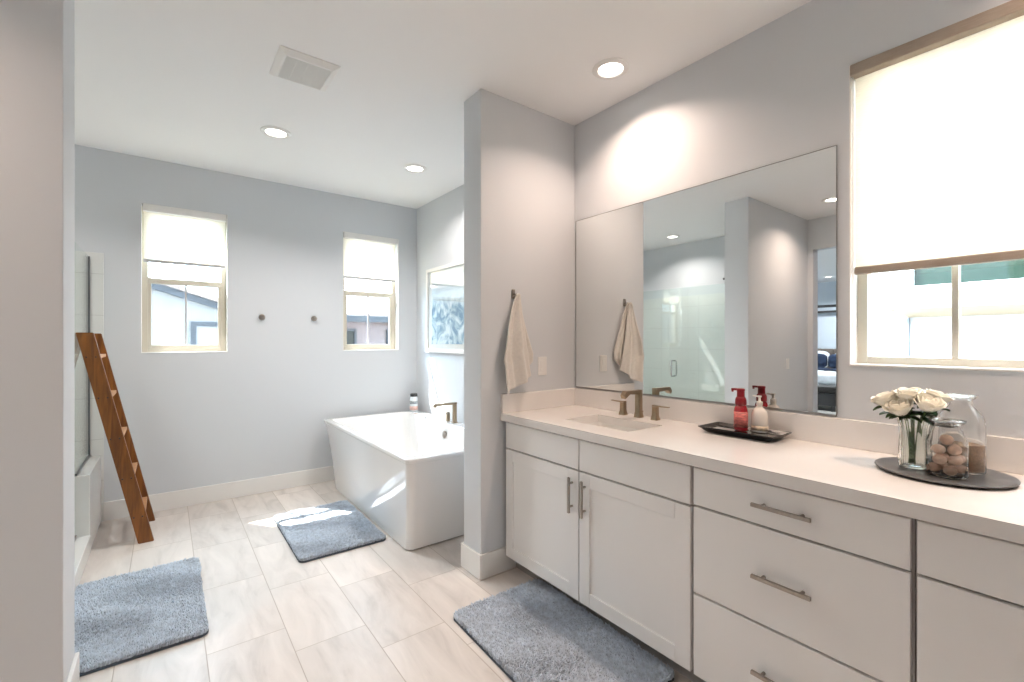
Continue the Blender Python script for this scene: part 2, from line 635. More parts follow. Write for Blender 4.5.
# ------------------------------------------------------------------ room shell
WX = 2.145      # vanity wall and tub wall plane
BY = 4.53       # window wall plane
CZ = 2.755      # ceiling
SY0, SY1, SX = 2.145, 2.330, 1.406        # stub wall at the end of the vanity
LY0, LY1, LX = 2.170, 2.41, -0.281         # stub wall hiding the shower
FX, FY = -1.72, -1.60                    # door wall, wall behind the camera
WZ0, WZ1 = 1.240, 2.402                  # small window opening
W1 = (-0.157, 0.413)
W2 = (1.369, 1.940)
BWY = (-0.51, 0.630)                     # large window opening along y
BWZ = (1.237, 2.420)
DY0, DY1, DZ = 1.32, 2.132, 2.42          # bedroom doorway


def wall_with_holes(axis, t0, t1, a0, a1, holes, z1=CZ):
    """wall slab of thickness t0..t1; axis 'x' = plane of constant x; holes = (a0, a1, z0, z1)"""
    mb = MB()

    def blk(p, q, z0, zz):
        if q - p < 1e-4 or zz - z0 < 1e-4:
            return
        if axis == 'x':
            mb.box(t0, t1, p, q, z0, zz)
        else:
            mb.box(p, q, t0, t1, z0, zz)
    cur = a0
    for h0, h1, z0, zz in sorted(holes):
        blk(cur, h0, 0, z1)
        blk(h0, h1, 0, z0)
        blk(h0, h1, zz, z1)
        cur = h1
    blk(cur, a1, 0, z1)
    return mb


struct(MB().box(FX - .02, WX, FY, BY, -0.12, 0).build('floor', M_floor))
struct(MB().box(FX - .2, WX + .2, FY - .2, BY + .2, CZ, CZ + .15).build('ceiling', M_ceil))
struct(wall_with_holes('x', WX, WX + .2, FY - .2, BY + .2, [(BWY[0], BWY[1], BWZ[0], BWZ[1])]).build('wall_right', M_wall))
struct(wall_with_holes('y', BY, BY + .2, FX - .2, WX, [(W1[0], W1[1], WZ0, WZ1), (W2[0], W2[1], WZ0, WZ1)]).build('wall_back', M_wall))
struct(wall_with_holes('x', FX - .13, FX, FY - .2, BY, [(DY0, DY1, 0, DZ)]).build('wall_left', M_wall))
struct(MB().box(FX, WX, FY - .2, FY, 0, CZ).build('wall_front', M_wall))
struct(MB().box(SX, WX, SY0, SY1, 0, CZ, 0.004).build('wall_stub_right', M_wall))
struct(MB().box(FX, LX, LY0, LY1, 0, CZ, 0.004).build('wall_stub_left', M_wall))

BH, BT = 0.138, 0.014


def baseboard(name, runs):
    mb = MB()
    for x0, x1, y0, y1 in runs:
        mb.box(x0, x1, y0, y1, 0.0, BH, 0.003)
    struct(mb.build(name, M_trim))


baseboard('baseboard_back', [(-0.372, WX - BT, BY - BT, BY)])
baseboard('baseboard_right', [(WX - BT, WX, SY1, BY)])
baseboard('baseboard_stub_right', [(SX - BT, SX, SY0 - BT, SY1 + BT), (SX, 1.70, SY0 - BT, SY0), (SX, WX - BT, SY1, SY1 + BT)])
baseboard('baseboard_stub_left', [(LX, LX + BT, LY0 - BT, LY1), (FX + BT, LX, LY0 - BT, LY0)])
baseboard('baseboard_left', [(FX, FX + BT, DY1 + .02, LY0), (FX, FX + BT, FY, DY0 - .02)])


# ------------------------------------------------------------------ windows
def small_window(n, x0, x1):
    """single hung almond window: outer frame > lower sash, muntins, panes; white drywall reveal"""
    yf0, yf1 = BY + .085, BY + .145
    fw = 0.042
    zr = 1.815                                   # meeting rail
    f = MB()
    f.box(x0, x0 + fw, yf0, yf1, WZ0, WZ1, .003)
    f.box(x1 - fw, x1, yf0, yf1, WZ0, WZ1, .003)
    f.box(x0 + fw, x1 - fw, yf0, yf1, WZ0, WZ0 + fw, .003)
    f.box(x0 + fw, x1 - fw, yf0, yf1, WZ1 - fw, WZ1, .003)
    fr = struct(f.build('window_%d' % n, M_vinyl))
    s = MB()
    sw = 0.020
    xa, xb = x0 + fw, x1 - fw
    s.box(xa, xb, yf0 - .004, yf1 - .02, zr - .022, zr + .022, .003)
    s.box(xa, xa + sw, yf0, yf1 - .025, WZ0 + fw, zr - .022, .002)
    s.box(xb - sw, xb, yf0, yf1 - .025, WZ0 + fw, zr - .022, .002)
    s.box(xa + sw, xb - sw, yf0, yf1 - .025, WZ0 + fw, WZ0 + fw + sw, .002)
    s.build('sash', M_vinyl, fr)
    g = MB()
    xm = (x0 + x1) / 2
    g.box(xm - .006, xm + .006, yf0 + .022, yf0 + .032, WZ0 + fw, zr)
    g.build('muntin', M_bar, fr)
    MB().box(xa + sw, xb - sw, yf0 + .026, yf0 + .028, WZ0 + fw + sw, zr - .022).build('glass', M_pane, fr)
    MB().box(xa, xb, yf0 + .034, yf0 + .036, zr + .022, WZ1 - fw).build('glass', M_pane, fr)
    MB().box(xa, xb, yf1 - .006, yf1 - .005, WZ0 + fw, zr - .01).build('insect_screen', M_screen, fr)
    l = MB()
    l.box(x0 + .13, x0 + .17, yf0 - .010, yf0, zr + .002, zr + .016, .003)
    l.box(x1 - .17, x1 - .13, yf0 - .010, yf0, zr + .002, zr + .016, .003)
    l.build('sash_lock', M_vinyl, fr)
    r = MB()
    e = .003
    r.box(x0, x0 + e, BY + .001, yf0, WZ0, WZ1)
    r.box(x1 - e, x1, BY + .001, yf0, WZ0, WZ1)
    r.box(x0 + e, x1 - e, BY + .001, yf0, WZ1 - e, WZ1)
    r.box(x0 + e, x1 - e, BY - .004, yf0 - .0005, WZ0 + .0002, WZ0 + .006, .002)
    r.build('sill', M_reveal, fr)
    return fr


small_window(1, *W1)
small_window(2, *W2)


def big_window():
    xf0, xf1 = WX + .085, WX + .145
    y0, y1 = BWY
    z0, z1 = BWZ
    fw = 0.036
    f = MB()
    f.box(xf0, xf1, y0, y0 + fw, z0, z1, .003)
    f.box(xf0, xf1, y1 - fw, y1, z0, z1, .003)
    f.box(xf0, xf1, y0 + fw, y1 - fw, z0, z0 + fw, .003)
    f.box(xf0, xf1, y0 + fw, y1 - fw, z1 - fw, z1, .003)
    fr = struct(f.build('window_3', M_vinyl))
    g = MB()
    for ym in (0.341, 0.060, -0.221):
        g.box(xf0 + .004, xf0 + .044, ym - .0095, ym + .0095, z0 + fw, z1 - fw, .002)
    g.build('mullion', M_vinyl, fr)
    MB().box(xf0 + .026, xf0 + .029, y0 + fw, y1 - fw, z0 + fw, z1 - fw).build('glass', M_pane, fr)
    r = MB()
    e = .003
    r.box(WX + .001, xf0, y0, y0 + e, z0, z1)
    r.box(WX + .001, xf0, y1 - e, y1, z0, z1)
    r.box(WX + .001, xf0, y0 + e, y1 - e, z1 - e, z1)
    r.box(WX - .004, xf0 - .0005, y0 + e, y1 - e, z0 + .0002, z0 + .008, .002)
    r.build('sill', M_reveal, fr)


big_window()


def shade_small(x0, x1, label):
    zb, zt = 1.965, 2.345
    t = thing('roller_shade', label, 'roller shade', ((x0 + x1) / 2, BY + .045, zb), 'white roller shades in the two small windows')
    MB().box(x0 + .010, x1 - .010, BY - .004, BY + .062, zt, WZ1 - .004, .004).build('cassette', M_plastic_w, t)
    MB().box(x0 + .016, x1 - .016, BY + .044, BY + .046, zb + .012, zt + .01).build('fabric', M_shade, t)
    MB().box(x0 + .014, x1 - .014, BY + .038, BY + .052, zb - .012, zb + .014, .004).build('bottom_bar', M_bar, t)


shade_small(W1[0], W1[1], 'white roller shade half lowered in the left small window, above the ladder')
shade_small(W2[0], W2[1], 'white roller shade half lowered in the small window above the bathtub')
t = thing('roller_shade', 'wide white roller shade in the large window above the vanity with a cassette toned taupe by backlight', 'roller shade', (WX + .03, .06, 1.60))
MB().box(WX - .012, WX + .075, BWY[0] + .004, BWY[1] - .004, 2.372, BWZ[1] - .004, .005).build('cassette', M_shade_t, t)
MB().box(WX + .029, WX + .031, BWY[0] + .012, BWY[1] - .012, 1.622, 2.38).build('fabric', M_shade, t)
MB().box(WX + .018, WX + .042, BWY[0] + .010, BWY[1] - .010, 1.596, 1.626, .005).build('bottom_bar', M_shade_t, t)
b = MB()
b.cyl((WX + .006, BWY[1] - .010, 1.35), (WX + .006, BWY[1] - .010, 2.38), .0016, seg=6)
b.cyl((WX + .014, BWY[1] - .010, 1.35), (WX + .014, BWY[1] - .010, 2.38), .0016, seg=6)
b.build('pull_chain', M_plastic_w, t)


# ------------------------------------------------------------------ vanity
CT0, CT1 = 0.876, 0.918       # countertop
CXF = 1.540                   # countertop front edge
DF = 1.560                    # door faces
VY0, VY1 = -0.32, SY0 - .001
SK = (1.690, 1.955, 1.345, 1.772)   # sink opening x0 x1 y0 y1


def bar_pull(p0, p1, parent, out=-0.026, r=.0055):
    """bar pull parallel to p0-p1 with two posts back to the face (faces look to -x)"""
    p0, p1 = Vector(p0), Vector(p1)
    d = (p1 - p0).normalized()
    off = Vector((out, 0, 0))
    m = MB()
    q = Vector((0, 0, 1)) if abs(d.y) > .5 else Vector((0, 1, 0))
    w = .0055
    a, b_ = p0 + off, p1 + off
    lo = [a + q * w + Vector((w, 0, 0)), a - q * w + Vector((w, 0, 0)), a - q * w - Vector((w, 0, 0)), a + q * w - Vector((w, 0, 0))]
    m.loft([lo, [v + (b_ - a) for v in lo]])
    L = (p1 - p0).length
    for s in (.17, .83):
        c = p0 + d * L * s
        m.cyl(c + Vector((.0005, 0, 0)), c + off, .0055, seg=12)
    m.build('handle', M_nickel, parent, smooth=True)


def slab_front(x, y0, y1, z0, z1, name, parent):
    return MB().box(x, x + .019, y0, y1, z0, z1, .0022).build(name, M_cab, parent)


def shaker_door(x, y0, y1, z0, z1, parent, st=.064):
    m = MB()
    m.box(x, x + .019, y0, y0 + st, z0, z1, .0018)
    m.box(x, x + .019, y1 - st, y1, z0, z1, .0018)
    m.box(x, x + .019, y0 + st, y1 - st, z0, z0 + st, .0018)
    m.box(x, x + .019, y0 + st, y1 - st, z1 - st, z1, .0018)
    d = m.build('door', M_cab, parent)
    MB().box(x + .008, x + .017, y0 + st - .004, y1 - st + .004, z0 + st - .004, z1 - st + .004).build('panel', M_cab, d)
    return d


def carcass(y0, y1, parent):
    m = MB()
    m.box(DF + .020, WX - .002, y0, y0 + .018, .098, CT0 - .001)
    m.box(DF + .020, WX - .002, y1 - .018, y1, .098, CT0 - .001)
    m.box(DF + .020, WX - .002, y0 + .018, y1 - .018, .098, .116)
    m.box(WX - .014, WX - .002, y0 + .018, y1 - .018, .116, CT0 - .001)
    m.box(DF + .020, DF + .040, y0 + .018, y1 - .018, CT0 - .03, CT0 - .001)
    m.box(DF + .020, DF + .040, y0 + .018, y1 - .018, .716, .736)
    m.build('body', M_cabin, parent)
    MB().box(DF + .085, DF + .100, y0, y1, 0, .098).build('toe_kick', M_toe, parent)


t = thing('vanity_cabinet', 'white sink cabinet with two shaker doors under the sink, beside the stub wall', 'cabinet', (1.85, 1.55, 0), 'white vanity cabinet units')
carcass(.951, 2.131, t)
slab_front(DF, 1.5375, 2.118, .722, .866, 'false_front', t)
slab_front(DF, .957, 1.5305, .722, .866, 'false_front', t)
d = shaker_door(DF, 1.5375, 2.118, .098, .714, t)
bar_pull((DF, 1.577, .512), (DF, 1.577, .682), d)
d = shaker_door(DF, .957, 1.5305, .098, .714, t)
bar_pull((DF, 1.493, .512), (DF, 1.493, .682), d)


def drawer_unit(y0, y1, label):
    t = thing('vanity_cabinet', label, 'cabinet', (1.85, (y0 + y1) / 2, 0), 'white vanity cabinet units')
    carcass(y0, y1, t)
    yc = (y0 + y1) / 2
    for z0, z1 in ((.729, .866), (.404, .721), (.098, .396)):
        o = slab_front(DF, y0 + .006, y1 - .006, z0, z1, 'drawer', t)
        zc = (z0 + z1) / 2
        bar_pull((DF, yc - .086, zc), (DF, yc + .088, zc), o)


drawer_unit(.318, .949, 'white three drawer cabinet between the sink cabinet and the right end unit')
drawer_unit(-.315, .316, 'white drawer cabinet at the right end below the round tray')

# countertop with sink opening, backsplash, side splash
t = thing('countertop', 'white quartz vanity countertop with backsplash and undermount sink opening', 'countertop', (1.85, .9, CT0))
m = MB()
m.box(CXF, SK[0], VY0, VY1, CT0, CT1)
m.box(SK[1], WX - .001, VY0, VY1, CT0, CT1)
m.box(SK[0], SK[1], VY0, SK[2], CT0, CT1)
m.box(SK[0], SK[1], SK[3], VY1, CT0, CT1)
bmesh.ops.remove_doubles(m.bm, verts=m.bm.verts, dist=1e-5)
m.build('slab', M_quartz, t)
MB().box(WX - .021, WX - .001, VY0, VY1, CT1 + .0003, 1.028, .002).build('backsplash', M_quartz, t)
MB().box(CXF, WX - .0215, VY1 - .020, VY1, CT1 + .0003, 1.028, .002).build('side_splash', M_quartz, t)

# sink
t = thing('sink', 'white rectangular undermount sink set in the quartz countertop', 'sink', (1.82, 1.56, .74))
m = MB()
x0, x1, y0, y1 = SK
zb = CT0 - .0005
m.loft([rrect(x0 - .02, x1 + .02, y0 - .02, y1 + .02, .045, zb), rrect(x0 - .004, x1 + .004, y0 - .004, y1 + .004, .035, zb),
        rrect(x0 + .004, x1 - .004, y0 + .004, y1 - .004, .04, zb - .05), rrect(x0 + .022, x1 - .022, y0 + .022, y1 - .022, .05, zb - .115),
        rrect(x0 + .05, x1 - .05, y0 + .06, y1 - .06, .04, zb - .128),
        rrect(x0 + .05, x1 - .05, y0 + .06, y1 - .06, .04, zb - .14), rrect(x0 + .005, x1 - .005, y0 + .005, y1 - .005, .05, zb - .125),
        rrect(x0 - .02, x1 + .02, y0 - .02, y1 + .02, .045, zb - .012)], False, False)
m.bm.faces.new([m.bm.verts[i] for i in []]) if False else None
R = list(m.bm.verts)
n = len(rrect(0, 1, 0, 1, .1, 0))
m.bm.verts.ensure_lookup_table()
m.bm.faces.new([m.bm.verts[4 * n + i] for i in range(n)])
m.bm.faces.new([m.bm.verts[5 * n + i] for i in range(n)][::-1])
m.build('basin', M_porc, t, True, 50)
MB().lathe([(.0, .0), (.020, .0), (.022, .003), (.012, .004), (.0, .004)], (1.82, 1.56, zb - .1275), 24).build('drain', M_bronze, t, True)

# faucet: three pieces on the countertop
t = thing('faucet', 'brushed nickel widespread faucet behind the sink with two lever handles', 'faucet', (2.062, 1.572, CT1))
m = MB()


def sq(cx, cy, w, d, z):
    return rrect(cx - w, cx + w, cy - d, cy + d, min(w, d) * .25, z, 2)


fx, fy = 2.062, 1.572
m.loft([sq(fx, fy, .021, .021, CT1), sq(fx, fy, .020, .020, CT1 + .006), sq(fx, fy, .0155, .0155, CT1 + .03), sq(fx, fy, .0150, .0155, CT1 + .148), sq(fx, fy, .0145, .015, CT1 + .150)])
m.prism([(fx - .012, CT1 + .150), (fx - .118, CT1 + .150), (fx - .136, CT1 + .128), (fx - .128, CT1 + .110), (fx - .105, CT1 + .124), (fx - .09, CT1 + .132), (fx - .012, CT1 + .128)], 'y', fy - .0145, fy + .0145)
m.cyl((fx + .017, fy, CT1 + .028), (fx + .03, fy, CT1 + .028), .004, seg=10)
m.ball((fx + .032, fy, CT1 + .028), .006)
m.build('spout', M_bronze, t, True, 30)
for cy, s in ((1.679, 1), (1.465, -1)):
    m = MB()
    m.loft([sq(fx, cy, .020, .020, CT1), sq(fx, cy, .019, .019, CT1 + .005), sq(fx, cy, .0145, .0145, CT1 + .024), sq(fx, cy, .0135, .0135, CT1 + .066), sq(fx, cy, .015, .015, CT1 + .070)])
    h = m.build('handle', M_bronze, t, True, 30)
    m = MB()
    m.loft([[(fx - .011, cy - s * .014, CT1 + .0705), (fx + .011, cy - s * .014, CT1 + .0705), (fx + .011, cy - s * .014, CT1 + .078), (fx - .011, cy - s * .014, CT1 + .078)],
            [(fx - .010, cy + s * .03, CT1 + .0705), (fx + .010, cy + s * .03, CT1 + .0705), (fx + .010, cy + s * .03, CT1 + .077), (fx - .010, cy + s * .03, CT1 + .077)],
            [(fx - .008, cy + s * .082, CT1 + .073), (fx + .008, cy + s * .082, CT1 + .073), (fx + .008, cy + s * .082, CT1 + .077), (fx - .008, cy + s * .082, CT1 + .077)]])
    m.build('lever', M_bronze, h)

# mirror
t = thing('mirror', 'large frameless wall mirror above the backsplash', 'mirror', (WX - .005, 1.40, 1.037))
MB().box(WX - .006, WX - .001, .672, 2.128, 1.040, 2.118).build('glass', M_mirror, t)
m = MB()
m.box(WX - .009, WX - .0005, .672, 2.128, 1.031, 1.0395)
m.box(WX - .0075, WX - .0005, .6695, .6718, 1.040, 2.120)
m.box(WX - .0075, WX - .0005, 2.1282, 2.1305, 1.040, 2.120)
m.box(WX - .0075, WX - .0005, .672, 2.128, 2.1182, 2.1205)
m.build('edge_channel', M_mirror_edge, t)


# switch plates
def switch_plate(cx, y, cz, label, face=-1):
    t = thing('light_switch', label, 'light switch', (cx, y, cz - .057))
    MB().box(cx - .035, cx + .035, y - .006, y - .0004, cz - .057, cz + .057, .0025).build('plate', M_plastic_w, t)
    MB().box(cx - .017, cx + .017, y - .009, y - .0062, cz - .033, cz + .033, .0012).build('rocker', M_plastic_w, t)


switch_plate(1.858, SY0, 1.180, 'white wall switch on the stub wall beside the hanging towel')
switch_plate(-1.17, LY0, 1.085, 'white wall switch on the grey wall opposite the mirror, seen as a reflection')


# ------------------------------------------------------------------ hanging towel and its hook
t = thing('towel_hook', 'brushed nickel wall hook holding the cream towel', 'hook', (1.632, SY0, 1.59))
MB().box(1.620, 1.644, SY0 - .009, SY0 - .0005, 1.585, 1.640, .004).build('back_plate', M_nickel, t)
MB().tube([(1.632, SY0 - .006, 1.600), (1.632, SY0 - .024, 1.594), (1.632, SY0 - .030, 1.597), (1.632, SY0 - .031, 1.606), (1.632, SY0 - .030, 1.611)], [.006, .0055, .0055, .006, .007], 10).build('prong', M_nickel, t, True)


def towel():
    o = MB()
    hx, hz, yb = 1.632, 1.612, SY0 - .012

    def lerp(a, b, t):
        return a + (b - a) * t

    def edge(tab, t):
        for (t0, v0), (t1, v1) in zip(tab, tab[1:]):
            if t <= t1:
                return lerp(v0, v1, (t - t0) / (t1 - t0))
        return tab[-1][1]

    def sheet(xl, xr, zb_l, zb_m, zb_r, ybase, amp, nf, ph, swing):
        def f(u, v):
            a, b_ = edge(xl, v), edge(xr, v)
            x = lerp(a, b_, u)
            zb = lerp(lerp(zb_l, zb_m, min(u * 2, 1)), zb_r, max(0, u * 2 - 1))
            top = hz - .012 * abs(u - .5)
            z = lerp(top, zb, v)
            g = min(1, v * 2.2)
            fold = math.sin(u * nf * 2 * PI + ph + v * .9)
            fold2 = math.sin(u * nf * 4.3 * PI + ph * 2.1)
            y = ybase - (amp * g * (0.55 + .45 * fold) + .006 * g * fold2) - .030 * (1 - v) ** 6 - swing * v * (1 - u)
            return (x + .004 * fold2 * g, y, z)
        return f
    xl1 = [(0, hx - .014), (.15, hx - .052), (.45, hx - .100), (.68, hx - .128), (.72, hx - .118), (1, hx - .104)]
    xr1 = [(0, hx + .008), (.15, hx + .024), (.45, hx + .044), (.75, hx + .070), (1, hx + .098)]
    o.grid(sheet(xl1, xr1, 1.036, 1.070, 1.128, yb - .016, .040, 1.4, .5, .010), 44, 60)
    xl2 = [(0, hx - .006), (.15, hx - .018), (.5, hx - .02), (1, hx + .02)]
    xr2 = [(0, hx + .014), (.15, hx + .036), (.45, hx + .075), (.8, hx + .134), (.9, hx + .130), (1, hx + .085)]
    o.grid(sheet(xl2, xr2, 1.13, 1.15, 1.17, yb + .001, .018, 1.2, 2.2, 0), 36, 50)
    ob = o.build('towel', M_towel, None, True, 80)
    s = ob.modifiers.new('thickness', 'SOLIDIFY')
    s.thickness = .007
    s.offset = 0
    return tag(ob, 'cream terry towel hanging from the wall hook beside the vanity', 'towel')


towel()

# ------------------------------------------------------------------ things on the countertop
# black soap tray with mirrored bottom
TX0, TX1, TY0, TY1 = 1.942, 2.116, .826, 1.152
TZ = CT1
t = thing('tray', 'black rectangular tray with mirrored bottom and flared sides near the mirror', 'tray', (2.03, .99, TZ))
m = MB()


def rect(x0, x1, y0, y1, z):
    return [(x0, y0, z), (x1, y0, z), (x1, y1, z), (x0, y1, z)]


m.loft([rect(TX0 + .034, TX1 - .034, TY0 + .030, TY1 - .030, TZ + .0004), rect(TX0, TX1, TY0, TY1, TZ + .026), rect(TX0, TX1, TY0, TY1, TZ + .029),
        rect(TX0 + .004, TX1 - .004, TY0 + .004, TY1 - .004, TZ + .029), rect(TX0 + .020, TX1 - .020, TY0 + .018, TY1 - .018, TZ + .0155)], True, True)
m.build('frame', M_tray_blk, t)
MB().box(TX0 + .018, TX1 - .018, TY0 + .016, TY1 - .016, TZ + .0157, TZ + .0172).build('mirror_base', M_tray_mir, t)
BZ = TZ + .0174


def pump_bottle_red(cx, cy, label):
    t = thing('soap_dispenser', label, 'soap dispenser', (cx, cy, BZ))
    m = MB()
    m.lathe([(.020, 0), (.0275, .003), (.029, .010), (.029, .088), (.027, .100), (.0235, .110), (.0205, .114)], (cx, cy, BZ), 32, sx=.82)
    m.build('bottle', M_red, t, True, 35)
    m = MB()
    m.lathe([(.0296, .018), (.0296, .086)], (cx, cy, BZ), 32, False, False, sx=.82)
    lb = m.build('label_band', M_redlabel, t, True)
    s = lb.modifiers.new('thickness', 'SOLIDIFY')
    s.thickness = .0005
    m = MB()
    m.lathe([(.021, .1145), (.0225, .116), (.0235, .122), (.0225, .140), (.0195, .148), (.016, .152), (.0155, .176), (.017, .178), (.017, .186), (.013, .188)], (cx, cy, BZ), 28)
    m.box(cx - .008, cx + .008, cy + .008, cy + .040, BZ + .178, BZ + .1875, .002)
    m.box(cx - .005, cx + .005, cy + .034, cy + .040, BZ + .171, BZ + .179, .001)
    m.build('pump', M_redcap, t, True, 35)


pump_bottle_red(2.040, 1.004, 'dark red foaming soap dispenser standing on the black tray')
cx, cy = 2.072, .938
t = thing('soap_dispenser', 'milky white soap dispenser on the black tray in front of the mirror', 'soap dispenser', (cx, cy, BZ))
MB().lathe([(.026, 0), (.033, .003), (.035, .010), (.034, .075), (.031, .090), (.022, .104), (.012, .112), (.0115, .118)], (cx, cy, BZ), 32, sx=.75).build('bottle', M_soap, t, True, 35)
m = MB()
m.lathe([(.0358, .010), (.0358, .030)], (cx, cy, BZ), 32, False, False, sx=.75)
lb = m.build('label_band', M_soaplabel, t, True)
s = lb.modifiers.new('thickness', 'SOLIDIFY')
s.thickness = .0005
m = MB()
m.lathe([(.012, .1185), (.013, .120), (.013, .134), (.006, .137), (.005, .152), (.009, .154), (.009, .160), (.004, .161)], (cx, cy, BZ), 20)
m.box(cx - .0045, cx + .0045, cy + .004, cy + .028, BZ + .154, BZ + .160, .0015)
m.build('pump', M_soap, t, True, 35)

# round slate tray
RX, RY, RR = 1.935, .325, .165
tag(MB().lathe([(RR * .80, .0004), (RR - .006, .006), (RR, .010), (RR, .0125), (RR - .004, .013), (RR - .012, .0102), (RR * .5, .0100), (.001, .0100)], (RX, RY, CT1), 72)
    .build('round_tray', M_slate, None, True, 30), 'dark grey round serving tray at the right of the countertop, holding glass jars and roses', 'tray')
PZ = CT1 + .0103


def jar(name, cx, cy, r, hb, rn, hn, label, cat, sq_=1.0):
    """apothecary jar: straight body, shoulder, neck with flared lip; glass wall has thickness"""
    t = thing(name, label, cat, (cx, cy, PZ))
    o = [(.001, 0), (r * .93, 0), (r, .005), (r, hb * .72), (r * .97, hb * .80), (r * .85, hb * .90), (rn + .004, hb), (rn, hb + .006), (rn, hb + hn), (rn + .006, hb + hn + .003), (rn + .006, hb + hn + .006)]
    w = .0025
    i = [(rn - w, hb + hn + .006), (rn - w, hb + .006), (rn + .002, hb - .002), (r * .85 - w, hb * .90 - w), (r - w, hb * .72), (r - w, .008), (r * .9 - w, .005), (.001, .005)]
    MB().lathe(o + i, (cx, cy, PZ), 40, True, True).build('body', M_jar, t, True, 60)
    zt = PZ + hb + hn + .006
    MB().lathe([(.001, -.014), (rn - .006, -.014), (rn - .004, -.001), (rn + .008, .0006), (rn + .011, .003), (rn + .011, .006), (rn + .006, .009), (rn - .004, .010), (.001, .010)], (cx, cy, zt), 40).build('stopper', M_jar, t, True, 40)
    return t


JX, JY = 1.8805, .3050
jar('glass_jar', JX, JY, .0475, .138, .032, .018, 'short clear glass jar of tan bath balls on the round tray', 'jar')
TXx, TYy = 1.9935, .2905
jar('glass_jar', TXx, TYy, .056, .200, .027, .024, 'tall clear glass jar of brown bath salt on the round tray', 'jar')
m = MB()
m.lathe([(.001, .0055), (.048, .0055), (.0528, .012), (.0528, .088), (.035, .092), (.001, .089)], (TXx, TYy, PZ), 36)
o = m.build('bath_salt', M_salt, None, True, 40)
o['kind'] = 'stuff'
tag(o, 'coarse brown bath salt filling the lower half of the tall jar', 'bath salt')

# tan bath balls in the short jar: (sideways, away from the camera, height, where)
balls = [(-.016, -.029, .022, 'at the front bottom left'), (.025, -.024, .022, 'at the front bottom right'), (-.031, .013, .022, 'at the back bottom left'), (.006, .024, .022, 'at the back bottom'), (.034, .014, .022, 'at the back bottom right'),
         (-.032, -.010, .054, 'at the left of the middle layer'), (.002, -.028, .055, 'at the front of the middle layer'), (.033, -.008, .054, 'at the right of the middle layer'), (.001, .018, .056, 'at the back of the middle layer'),
         (-.028, .000, .087, 'at the left of the upper layer'), (.004, -.022, .087, 'at the front of the upper layer'), (.030, .004, .087, 'at the right of the upper layer'), (.010, .012, .114, 'topmost of the pile')]
ball0 = None
for i, (sx_, fw_, z, de) in enumerate(balls):
    lab = 'tan bath ball ' + de + ' in the short jar'
    if ball0 is None:
        ball0 = tag(MB().ball((0, 0, 0), .0156, (1.08, 1.0, .93), 3, .02).build('bath_ball', M_egg, None, True, 80), lab, 'bath ball', 'bath balls in the short jar')
        ob = ball0
    else:
        ob = dup(ball0, (0, 0, 0), lab)
    sx_, fw_, z = sx_ * .93, fw_ * .90, z * .92
    ob.location = (JX + sx_ * .797 + fw_ * .604, JY - sx_ * .604 + fw_ * .797, PZ + z - .0145 + .0010)
    ob.rotation_euler = (0, 0, 0.9 * i)

# vase of roses
VX, VYc = 1.925, .3885
t = thing('vase', 'clear ribbed glass vase holding white roses on the round tray', 'vase', (VX, VYc, PZ))
rings = []
prof = [(.036, 0), (.040, .004), (.041, .03), (.039, .07), (.037, .10), (.039, .13), (.046, .160)]
seg = 48


def vring(r, z, inner=False):
    return [(VX + (r + (0 if inner else .0018 * math.cos(12 * 2 * PI * k / seg))) * math.cos(2 * PI * k / seg), VYc + (r + (0 if inner else .0018 * math.cos(12 * 2 * PI * k / seg))) * math.sin(2 * PI * k / seg), PZ + z) for k in range(seg)]


rings = [vring(r, z) for r, z in prof] + [vring(r - .004, z + (.012 if z == 0 else 0), True) for r, z in prof[::-1]]
MB().loft(rings).build('body', M_vase, t, True, 60)

rose_spots = [((-.022, .062, .224), 'at the far left of the bouquet in the vase'), ((.010, .030, .226), 'at the back left of the bouquet in the vase'), ((-.022, .006, .243), 'topmost at the centre of the bouquet in the vase'),
              ((-.040, -.038, .222), 'at the front right of the bouquet in the vase'), ((.012, -.044, .238), 'at the far right of the bouquet in the vase'), ((-.046, .024, .205), 'lowest at the front left of the bouquet in the vase')]


